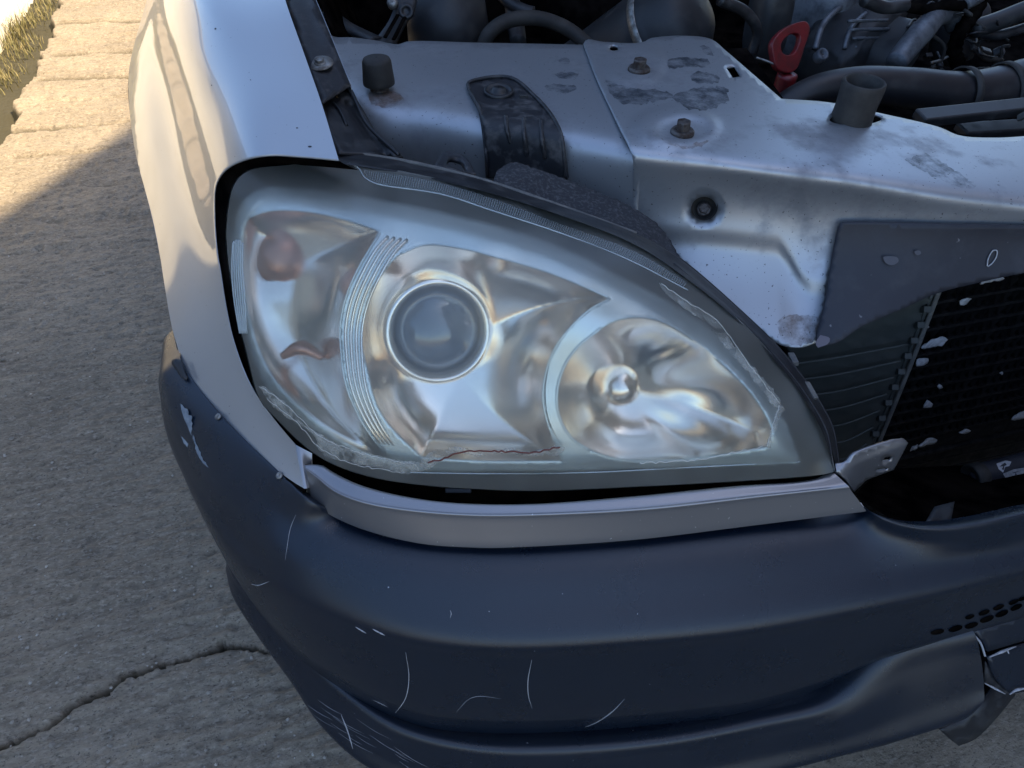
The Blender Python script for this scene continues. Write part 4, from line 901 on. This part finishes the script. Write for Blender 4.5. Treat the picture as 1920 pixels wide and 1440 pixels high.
# end of the bulge and the broken fog lamp surround
EN = Field([Z(1820, 1186, .436), Z(1843, 1243, .395), Z(1843, 1313, .335), Z(1920, 1150, .45), Z(1920, 1200, .41), Z(1920, 1300, .33), Z(2050, 1180, .40)])
region("fog_lamp_surround", outline([(1822, 1184, 1), (1880, 1165), (1925, 1148), (2050, 1105, 1), (2050, 1160, 1), (1925, 1200), (1852, 1222, 1), (1842, 1205)], 8), EN, BUMPER, bumper, step=12, back=.012, thick=.004)
tube("cracked_edge", [EN.one(*p, .008) for p in [(1820, 1185), (1838, 1205), (1847, 1230)]], .0014, SCRATCH, bumper, n=6)
region("fog_lamp_cover", outline([(1851, 1232, 1), (1890, 1217), (1925, 1205), (2050, 1165, 1), (2050, 1270, 1), (1925, 1296), (1895, 1302, 1), (1865, 1270)], 8), EN, BUMPER, bumper, step=12, back=.022, thick=.004)
region("fog_lamp_cover", outline([(1848, 1240, 1), (1866, 1270), (1895, 1303, 1), (1870, 1292), (1846, 1282, 1)], 6), EN, DUSTY, bumper, step=10, back=.026, thick=.003)
for p in ([(1846, 1281), (1860, 1288), (1885, 1301)], [(1893, 1302), (1905, 1294), (1925, 1290)], [(1855, 1232), (1885, 1219), (1905, 1212)], [(1888, 1218), (1892, 1226)]):
    tube("torn_plastic", [EN.one(*q, .016) for q in p], [.0008, .0022, .0008], WHITEFOAM, bumper, n=6, seg=16, flat=.5)
FLP = Field([Z(1762, 1368, .25), Z(1845, 1322, .27), Z(1850, 1300, .28), Z(1800, 1400, .19), Z(1860, 1380, .20), Z(1900, 1310, .24)])
region("undertray_flap", outline([(1762, 1369, 1), (1815, 1345), (1845, 1310, 1), (1862, 1290, 1), (1905, 1302, 1), (1870, 1345), (1830, 1385), (1798, 1399, 1), (1780, 1385)], 8), FLP, BLACK, bumper, step=14, thick=.003)
region("undertray", outline([(880, 1440, 1), (1500, 1430), (1760, 1365), (1900, 1300), (2050, 1250, 1), (2050, 1000, 1), (1200, 1000, 1), (700, 1100, 1)], 60), Field([Z(880, 1440, .27), Z(1760, 1365, .30), Z(2050, 1250, .30), Z(2050, 1000, .33), Z(1200, 1000, .33), Z(700, 1100, .33)]), DARKCAV, CAR, step=80, back=.10)

# ------------------------------------------------------------------ radiator, deflector sheet and what hangs in the grille opening
DEF = CRO
sheet = region("air_deflector", outline([(1572, 426, 1), (1577, 419), (1600, 417), (1750, 420), (1920, 424), (2050, 428, 1), (2050, 492, 1), (1920, 512), (1840, 529), (1755, 551), (1700, 576), (1610, 616), (1575, 640), (1537, 651, 1), (1530, 640), (1548, 560), (1560, 480)], 7), DEF, DEFLECT, CAR, step=10, back=-.012, thick=.003,
               disp=lambda x, y: .002 * vnoise(x * .02, y * .02, 71))
region("sheet_patch", outline([(1538, 628, 1), (1556, 634), (1553, 644), (1534, 652, 1), (1529, 644)], 5), DEF, mat("worn_tip", (.16, .14, .16), .7), sheet, step=6, back=-.014)
for k, pts in enumerate([[(1656, 482), (1668, 480), (1683, 483), (1685, 490), (1674, 497), (1662, 494)], [(1714, 472), (1722, 469), (1728, 474), (1720, 479)]]):
    region("water_mark", outline(pts, 4), DEF, mat("dried_drop", (.085, .085, .10), .7), sheet, step=5, back=-.0165)
tube("torn_loop", [DEF.one(*p, -.014) for p in [(1851, 499), (1853, 485), (1862, 470), (1869, 470), (1868, 482), (1860, 494), (1852, 500)]], .0008, WHITEFOAM, sheet, n=6)
# radiator
ry = .72
RAD = Field([Y(1480, 640, ry - .02), Y(1757, 550, ry), Y(1650, 820, ry + .02), Y(1950, 780, ry + .02), Y(2050, 470, ry)])
RAD = Field([Y(px, py, ry + .03) for px, py in ((1450, 600), (1757, 500), (1580, 880), (2050, 820), (2050, 450))])
rad = region("radiator", outline([(1560, 560, 1), (2080, 440, 1), (2700, 330, 1), (2700, 1000, 1), (2080, 1050, 1), (1500, 1050, 1)], 40), RAD, CORE, CAR, step=60, back=.02, thick=.01)
rad["label"] = "dirty black radiator with ribbed end tank"
tank = region("end_tank", outline([(1468, 630, 1), (1600, 590), (1765, 540, 1), (1700, 690), (1652, 830, 1), (1560, 880, 1)], 10), RAD, TANK, rad, step=8, back=-.012, thick=.02,
              disp=lambda x, y: .0060 * np.minimum(1, np.abs((((y + (x - 1480) * .15 + 12 * np.exp(-((x - 1500) / 50) ** 2)) / 31.0) % 1) - .5) * 10) - .0060)
tube("tank_seam", [RAD.one(1760, 548, -.02), RAD.one(1705, 690, -.02), RAD.one(1648, 830, -.02)], .0045, GASKET, rad, n=10, flat=.6)
tube("tank_seam", [RAD.one(1748, 552, -.014), RAD.one(1693, 690, -.014), RAD.one(1636, 832, -.014)], .0035, TANK, rad, n=10, flat=.6)
for k in range(9):
    t = (k + .5) / 9; box("tank_clip", RAD.one(1742 - 108 * t, 566 + 262 * t, -.022), .012, .010, .012, RT, UP, TANK, rad, bevel=.001)
RIBM = mat("tank_rib", (.085, .095, .092), .6)
for k in range(8):
    y0 = 668 + k * 31; x1 = 1748 - (y0 - 30 - 552) * .41
    if x1 < 1560: continue
    tube("tank_rib", [RAD.one(1490 + k * 9, y0 + 14 - k, -.0335), RAD.one(1560 + k * 5, y0 + 4, -.0335), RAD.one(x1 - 12, y0 - 22, -.0335)], .0016, RIBM, rad, n=6, seg=16)
# cooling rows: a tube and a corrugated fin, one object each, sharing a mesh
V = []; F = []; nz_ = 92
for i in range(nz_):
    x = i * .0085; zz = .0105 * (1 if i % 2 else -1) * .9; b = len(V)
    V += [(x, 0, zz), (x, .012, zz)]
    if i: F.append((b - 2, b, b + 1, b - 1))
fin_me = mesh("fin", V, F); tub_me = None
def rad_rows():
    global tub_me
    p0 = RAD.one(1762, 556, -.004); p1 = RAD.one(1655, 828, -.004)
    dirx = RAD.one(1950, 520) - RAD.one(1765, 552); dirx /= np.linalg.norm(dirx)
    n = 13
    for k in range(n):
        t = k / (n - 1); c = p0 * (1 - t) + p1 * t
        u = dirx; v = np.array([0, 1., 0]); w = np.cross(u, v)
        if w[2] < 0: w = -w
        Mx = Matrix(((u[0], v[0], w[0], c[0]), (u[1], v[1], w[1], c[1]), (u[2], v[2], w[2], c[2]), (0, 0, 0, 1)))
        o = bpy.data.objects.new("fin", fin_me); COL.objects.link(o); o.parent = rad; o.matrix_world = Mx
        if tub_me is None:
            o2 = box("cooling_tube", (.39, .004, 0), .78, .010, .006, (1, 0, 0), (0, 1, 0), CORE, rad, bevel=.0015); tub_me = o2.data
        else:
            o2 = bpy.data.objects.new("cooling_tube", tub_me); COL.objects.link(o2); o2.parent = rad
            b = o2.modifiers.new("edges", 'BEVEL'); b.width = .0015; b.segments = 2
        M2 = Mx.copy(); M2.translation = Vector(c - w * .0125); o2.matrix_world = M2
fin_me.materials.append(CORE); rad_rows()
scr = [[(1800, 566), (1822, 560), (1812, 570), (1803, 572)], [(1728, 654), (1740, 642), (1772, 632), (1776, 637), (1766, 647), (1742, 652)], [(1718, 682), (1722, 676), (1736, 672), (1743, 676), (1735, 683), (1720, 688)], [(1730, 764), (1736, 754), (1744, 752), (1748, 761)], [(1757, 724), (1766, 722), (1768, 727), (1760, 729)],
       [(1897, 788), (1902, 780), (1925, 772), (1925, 782)], [(1722, 838), (1730, 832), (1745, 822), (1758, 826), (1750, 832), (1735, 836)], [(1800, 812), (1812, 806), (1820, 808), (1812, 814)], [(1838, 532), (1850, 524), (1880, 518), (1884, 522), (1862, 528)], [(1706, 846), (1712, 838), (1722, 836), (1716, 844)], [(1876, 700), (1880, 698), (1880, 703)], [(1735, 612), (1742, 606), (1741, 616)]]
for k, p in enumerate(scr):
    region("foam_scrap", ragged(p, .8, 90 + k), RAD, WHITEFOAM, rad, step=5, back=-.020, thick=.002)
# lower crossbar, condenser and pipe seen under the radiator
tube("lower_rail", [RAD.one(1640, 868, -.03), RAD.one(1780, 838, -.03), RAD.one(1930, 802, -.03), RAD.one(2080, 765, -.03)], .006, CORE, rad, n=8, flat=.7)
for k in range(7):
    y0 = 880 + k * 19; tube("condenser_tube", [RAD.one(1600, y0 + 16, .0), RAD.one(1800, y0 - 28, .0), RAD.one(2000, y0 - 72, .0)], .0022, CORE, rad, n=6, seg=12)
pp = [Y(1822, 895, .60), Y(1880, 880, .60), Y(1960, 860, .60)]
pipe = tube("cross_pipe", pp, .020, DEFLECT, CAR, n=24, seg=20)
axp = np.array(pp[0]) - pp[1]; axp /= np.linalg.norm(axp)
lathe("pipe_end", np.array(pp[0]), axp, [(.0205, -.02), (.0225, -.018), (.0225, .002), (.020, .004), (.016, .002), (.001, -.002)], RUBBER, pipe)
pb = bvh_of(pipe)
def patch_on(bv, poly, M, par, name):
    P3 = [onto(bv, *q, .0008)[0] for q in poly]
    if any(p is None for p in P3): return
    V = P3 + [np.mean(P3, 0)]; k = len(P3); link(name, mesh(name, V, [(i, (i + 1) % k, k) for i in range(k)]), M, par)
patch_on(pb, [(1868, 870), (1885, 864), (1896, 866), (1892, 874), (1884, 876), (1880, 886), (1872, 880)], WHITEFOAM, pipe, "peeled_patch")
patch_on(pb, [(1880, 888), (1900, 880), (1925, 876), (1925, 884), (1905, 893), (1885, 896)], WHITEFOAM, pipe, "peeled_patch")
region("grille_floor", outline([(1600, 930, 1), (1700, 985), (1800, 990), (2050, 950, 1), (2050, 860, 1), (1650, 880, 1)], 20), Field([Z(1600, 930, .42), Z(1800, 990, .42), Z(2050, 950, .42), Z(2050, 860, .36), Z(1650, 880, .36)]), DARKCAV, CAR, step=30)
region("duct_plate", outline([(1735, 980, 1), (1752, 950, 1), (1790, 940, 1), (1782, 984, 1)], 10), Field([Z(1735, 980, .57), Z(1752, 950, .56), Z(1790, 940, .55), Z(1782, 984, .56)], lam=1e-3), GREYENG, CAR, step=12, thick=.002)

# ------------------------------------------------------------------ engine bay
def E_(px, py, y): return Y(px, py, y)
region("bay_floor", outline([(480, -220, 1), (2200, -220, 1), (2200, 420, 1), (1100, 300, 1), (560, 200, 1)], 80), Field([Z(480, -220, .50), Z(2200, -220, .50), Z(2200, 420, .55), (Z(560, 200, .60)), Z(1300, 0, .52)]), DARKCAV, CAR, step=60)
# sloping inner wing with struts
region("inner_wing", outline([(575, -60, 1), (600, 0), (632, 66), (700, 78, 1), (680, 50), (610, -60, 1)], 10), Field([Z(575, -60, .99), Z(632, 66, .90), Z(700, 78, .80), Z(680, 50, .80), Z(610, -60, .95)], lam=1e-3), DARKCAV, CAR, step=14, thick=.002)
g1 = tube("bay_strut", [E_(614, 24, 1.55), E_(650, 50, 1.5), E_(704, 76, 1.42)], .016, GREYENG, CAR, n=10, flat=.4)
lv = loft("linkage_lever", [np.array([E_(700, 78, 1.42), E_(728, 40, 1.47), E_(742, 6, 1.5), E_(752, -20, 1.52)]), np.array([E_(742, 80, 1.41), E_(760, 44, 1.46), E_(779, 12, 1.49), E_(784, -20, 1.51)])], GREYENG, CAR, nu=16, nv=4, thick=.006)
for a, b in (((722, 70), (746, 28)), ((738, 74), (760, 30))):
    tube("lever_slot", [E_(*a, 1.405), E_(*b, 1.455)], .004, DARKCAV, lv, n=8, flat=.5)
lathe("lever_pin", E_(762, 22, 1.46), (-.2, -.8, .5), [(.014, 0), (.014, .004), (.008, .006), (.007, .002), (.001, .002)], BLACK, lv)
lathe("lever_pin", E_(737, 8, 1.49), (-.2, -.8, .5), [(.010, 0), (.010, .010), (.006, .014), (.001, .014)], ZINC, lv)
lathe("fluid_reservoir", E_(838, 60, 1.58) - np.array([0, 0, .12]), (0, -.1, 1), [(.075, 0), (.08, .05), (.08, .14), (.072, .19), (.05, .20), (.04, .235), (.001, .24)], GREYENG, CAR, n=48)
tube("bay_hose", [E_(905, 90, 1.45), E_(918, 62, 1.45), E_(950, 40, 1.46), E_(1005, 34, 1.46), E_(1060, 52, 1.45), E_(1112, 92, 1.42)], .0135, RUBBER, CAR, n=14, seg=50)
tube("bay_hose", [E_(870, 85, 1.5), E_(882, 50, 1.55), E_(896, -10, 1.6)], .006, RUBBER, CAR)
tube("bay_hose", [E_(972, 80, 1.5), E_(966, 40, 1.56), E_(955, -30, 1.65)], [.016, .018, .015], GREYENG, CAR)
tube("bay_hose", [E_(925, -30, 1.62), E_(955, 5, 1.58), E_(985, 20, 1.55), E_(1000, 24, 1.54)], .012, BLACK, CAR)
# air filter canister with its band
ax = np.array([.45, -.62, .62]); c0 = E_(1262, 48, 1.52)
can = lathe("air_duct", c0, ax, [(.098, -.30), (.100, -.06), (.100, -.015), (.096, -.006), (.094, .0), (.092, .008), (.080, .040), (.060, .060), (.03, .068), (.001, .07)], GREYENG, CAR, n=64)
lathe("hose_clamp", c0, ax, [(.101, -.034), (.1035, -.033), (.1035, -.016), (.101, -.015)], ZINC, can, n=64)
box("clamp_screw", c0 + np.array([.02, -.01, .095]), .03, .014, .012, RT, (0, 1, 0), ZINC, can)
lathe("air_box", E_(1130, 10, 1.85) - np.array([0, 0, .15]), (0, 0, 1), [(.14, 0), (.15, .12), (.14, .2), (.10, .24), (.001, .25)], DARKCAV, CAR, n=40)
# dipstick
DIP = Field([E_(1489, 43, 1.24), E_(1519, 54, 1.24), E_(1476, 135, 1.20), E_(1449, 81, 1.21)], lam=1e-3)
dip = region("dipstick", outline([(1489, 44), (1512, 40), (1519, 52), (1509, 89), (1500, 117), (1492, 132), (1476, 137), (1457, 128), (1451, 108), (1449, 82), (1462, 61)], 4), DIP, RED, CAR, step=5, thick=.011, bevel=.002,
             holes=[outline([(1489, 62), (1500, 66), (1497, 86), (1486, 102), (1469, 100), (1465, 84), (1474, 70)], 4)])
dip["label"] = "red dipstick handle"
lathe("dipstick_cap", DIP.one(1476, 132, .012) - np.array([0, 0, .03]), (.05, -.1, 1), [(.017, -.06), (.0175, 0), (.0185, .018), (.018, .024), (.012, .026), (.001, .026)], RED, dip, n=28)
tube("dipstick_wire", [E_(1418, 108, 1.22), E_(1436, 114, 1.21), E_(1456, 122, 1.20)], .002, ZINC, dip, n=6)
# grey engine block pieces
def blob(name, c, axes, M, sy=2.4, n=28, mod=None):
    V = []; F = []
    for i in range(n + 1):
        ph = -math.pi / 2 + math.pi * i / n
        for j in range(2 * n):
            th = math.pi * j / n; e = 2 / sy
            q = np.array([math.copysign(abs(math.cos(ph)) ** e * abs(math.cos(th)) ** e, math.cos(th)), math.copysign(abs(math.cos(ph)) ** e * abs(math.sin(th)) ** e, math.sin(th)), math.copysign(abs(math.sin(ph)) ** e, math.sin(ph))])
            if mod: q = mod(q)
            V.append(np.asarray(c) + axes[0] * q[0] + axes[1] * q[1] + axes[2] * q[2])
    k = 2 * n
    for i in range(n):
        for j in range(k): F.append((i * k + j, i * k + (j + 1) % k, (i + 1) * k + (j + 1) % k, (i + 1) * k + j))
    return link(name, mesh(name, V, F), M, CAR)
dirA = np.array([.75, .35, .35]); dirA /= np.linalg.norm(dirA)
axe = lambda a, b, c, d=dirA: [d * a, np.cross([0, 0, 1], d) / np.linalg.norm(np.cross([0, 0, 1], d)) * b, np.array([0, 0, 1.]) * c]
blob("filler_housing", E_(1440, 40, 1.36), axe(.035, .04, .075, np.array([1., 0, 0])), GREYENG, 3.5)
blob("engine_housing", E_(1512, 20, 1.50), axe(.055, .10, .10), ALU, 3)
cov = blob("engine_cover", E_(1600, 62, 1.40), axe(.125, .07, .055), GREYENG, 3.2, mod=lambda q: q * (1 + .05 * (abs((q[0] * 5) % 1 - .5) < .12)))
tube("cover_seam", [E_(1528, 92, 1.31), E_(1540, 52, 1.34), E_(1570, 18, 1.40), E_(1600, 0, 1.45)], .006, ALU, cov, n=8)
tube("cover_seam", [E_(1583, 92, 1.30), E_(1592, 60, 1.32), E_(1620, 28, 1.37), E_(1655, 12, 1.42), E_(1680, 24, 1.40)], .005, ALU, cov, n=8)
for k in range(4): tube("cover_rib", [E_(1590 + k * 4, 40 + k * 16, 1.32), E_(1665 + k * 2, 38 + k * 16, 1.33)], .003, ALU, cov, n=6, seg=10)
lathe("cover_bolt", E_(1540, 104, 1.28), (0, -.7, .7), [(.012, -.01), (.012, .006), (.007, .008), (.006, .004), (.001, .004)], ALU, cov)
blob("coolant_housing", E_(1660, 95, 1.33), axe(.06, .06, .045), GREYENG, 3)
tube("coolant_elbow", [E_(1680, 118, 1.22), E_(1700, 92, 1.24), E_(1735, 52, 1.28), E_(1756, 30, 1.31), E_(1782, 28, 1.33), E_(1792, 50, 1.33)], [.020, .021, .023, .022, .020, .018], ALU, CAR, n=18, seg=50)
blob("thermostat_housing", E_(1798, 60, 1.42), axe(.05, .05, .06), GREYENG, 2.6)
tube("intake_hose", [Y(1440, 215, 1.10), Y(1520, 172, 1.10), Y(1600, 158, 1.10), Y(1700, 165, 1.09), Y(1800, 178, 1.08), Y(1880, 170, 1.08), Y(1960, 150, 1.08), Y(2080, 140, 1.08)], [.020, .034, .044, .046, .044, .046, .050, .052], mat("black_hose", (.013, .013, .016), .42, col2=(.04, .037, .035), nscale=25, nlo=.5, nhi=.8, rough2=.65), CAR, n=30, seg=80)
for pts, r, M in [([(1800, 130), (1790, 95), (1800, 60), (1830, 20), (1850, -30)], .014, DARKCAV), ([(1822, 88), (1850, 110), (1868, 112), (1862, 128), (1830, 132)], .006, RUBBER), ([(1825, 55), (1870, 40), (1920, 20), (1980, 0)], .018, GREYENG), ([(1810, 8), (1840, -8), (1880, -30)], .012, ALU),
                  ([(1740, 60), (1770, 90), (1760, 120), (1745, 128)], .004, RUBBER), ([(1700, 12), (1740, 18), (1775, 10), (1830, 14)], .010, DARKCAV), ([(1838, 62), (1870, 66), (1930, 50)], .010, BLACK), ([(1745, 118), (1765, 112), (1790, 100)], .0025, ZINC), ([(1620, 0), (1660, 14), (1700, 10)], .012, BLACK), ([(1350, 0), (1400, 25), (1420, 60), (1410, 100)], .010, BLACK)]:
    tube("bay_hose", [E_(*p, 1.30 + .001 * i) for i, p in enumerate(pts)], r, M, CAR, n=12, corr=.10 if r == .014 else 0, ncorr=12)
rs = np.random.RandomState(5)
for k in range(14):
    x = rs.uniform(1700, 1880); y = rs.uniform(5, 120); s = rs.uniform(.008, .02)
    box("bay_fitting", E_(x, y, rs.uniform(1.32, 1.42)), s * 1.5, s, s * 1.2, rs.normal(0, 1, 3), rs.normal(0, 1, 3), [GREYENG, BLACK, DARKCAV, ALU, BLACK][k % 5], CAR, bevel=.002)
for a, b, th in (((1722, 222), (1960, 196), .016), ((1800, 246), (1960, 236), .014)):
    p, q = Y(*a, .93), Y(*b, .93); c = (p + q) / 2; box("fan_shroud_bar", c, np.linalg.norm(q - p), .03, th, q - p, (0, 1, .2), BLACK, CAR, bevel=.003)
box("shroud_latch", Y(1917, 218, .90), .006, .01, .018, RT, UP, GASKET, CAR, bevel=.001)
ih = [Y(1440, 215, 1.10), Y(1520, 172, 1.10), Y(1600, 158, 1.10), Y(1700, 165, 1.09), Y(1800, 178, 1.08), Y(1880, 170, 1.08), Y(1960, 150, 1.08)]
for i, r in ((4, .0465), (5, .0482)):
    ax = np.array(ih[min(i + 1, 6)]) - ih[i - 1]; lathe("hose_clamp", ih[i], ax, [(r - .002, -.007), (r + .001, -.006), (r + .001, .006), (r - .002, .007)], RUBBER, CAR, n=48)
rs = np.random.RandomState(8)
for k in range(9):
    x, y = rs.uniform(1690, 1860), rs.uniform(5, 110); p = [(x, y)]
    for j in range(3): p.append((p[-1][0] + rs.uniform(-10, 45), p[-1][1] + rs.uniform(-22, 26)))
    tube("bay_wire", [E_(*q, 1.29 + rs.uniform(-.02, .05)) for q in p], rs.uniform(.0018, .004), [RUBBER, BLACK, GREYENG][k % 3], CAR, n=6, seg=24)
# the rest of the front end, continuing past the picture
def carry(name, edge, M, par, vec, n=3, thick=0.0):
    edge = np.array(edge); v = np.array(vec); return loft(name, [edge, edge + v * .35, edge + v], M, par, nu=max(12, len(edge)), nv=n, thick=thick)
carry("bumper_centre", [r[-1] for r in rows_bumper[1:]], BUMPER, bumper, (.85, -.03, 0))
e = rows_bumper[-1][-1]; carry("lower_valance", [e + np.array([0, .03, .01]), e + np.array([0, .02, -.08]), e + np.array([0, .05, -.16])], BLACK, bumper, (.85, -.03, 0))
yy = np.linspace(247, 519, 40); carry("crossmember_centre", CROd.at(np.full(40, 2048.), yy), PANEL, cross, (.62, -.04, -.01))
yy = np.linspace(429, 491, 10); carry("deflector_centre", DEF.at(np.full(10, 2049.), yy, -.012), DEFLECT, sheet, (.62, -.03, 0))
e = np.array([FL.one(*p, .002) for p in seal[5:]]); loft("lamp_side_panel", [e + np.array([0, .012, -.02]), e + np.array([.02, .12, -.06]), e + np.array([.03, .26, -.12])], DARKCAV, CAR, nu=30, nv=3)
xs = np.linspace(288, 519, 50); e = WING.at(xs, np.full(50, -59.))
loft("fender_rear", [e, e + np.array([-.01, .35, .012]), e + np.array([-.015, .9, .02])], PAINT, wing, nu=50, nv=4)
box("radiator_baffle", (.60, .83, .38), .62, .01, .56, (1, 0, 0), (0, 1, 0), DARKCAV, CAR, bevel=0)
box("firewall", (.75, 2.30, .80), 1.75, .02, .62, (1, 0, 0), (0, 1, 0), DARKCAV, CAR, bevel=0)
# raised bonnet, above the picture: the panel tops mirror its dark lining
def bonnet():
    rows = []
    for t in np.linspace(0, 1, 6):
        y = 2.15 - .50 * t; z = 1.06 + .84 * t
        rows.append([np.array([x, y + .05 * ((x - .78) / .75) ** 2 * -1, z]) for x in np.linspace(.10, 1.50, 9)])
    h = loft("bonnet", rows, PAINT, CAR, nu=24, nv=3, thick=.012); h["label"] = "raised silver bonnet with dark lining"
    rows = [[p + np.array([0, -.03, -.01]) for p in r[1:-1]] for r in rows]
    loft("bonnet_lining", rows, mat("insulation_pad", (.05, .05, .055), .9, bump=.5, bscale=80), h, nu=24, nv=3, thick=.01)
bonnet()
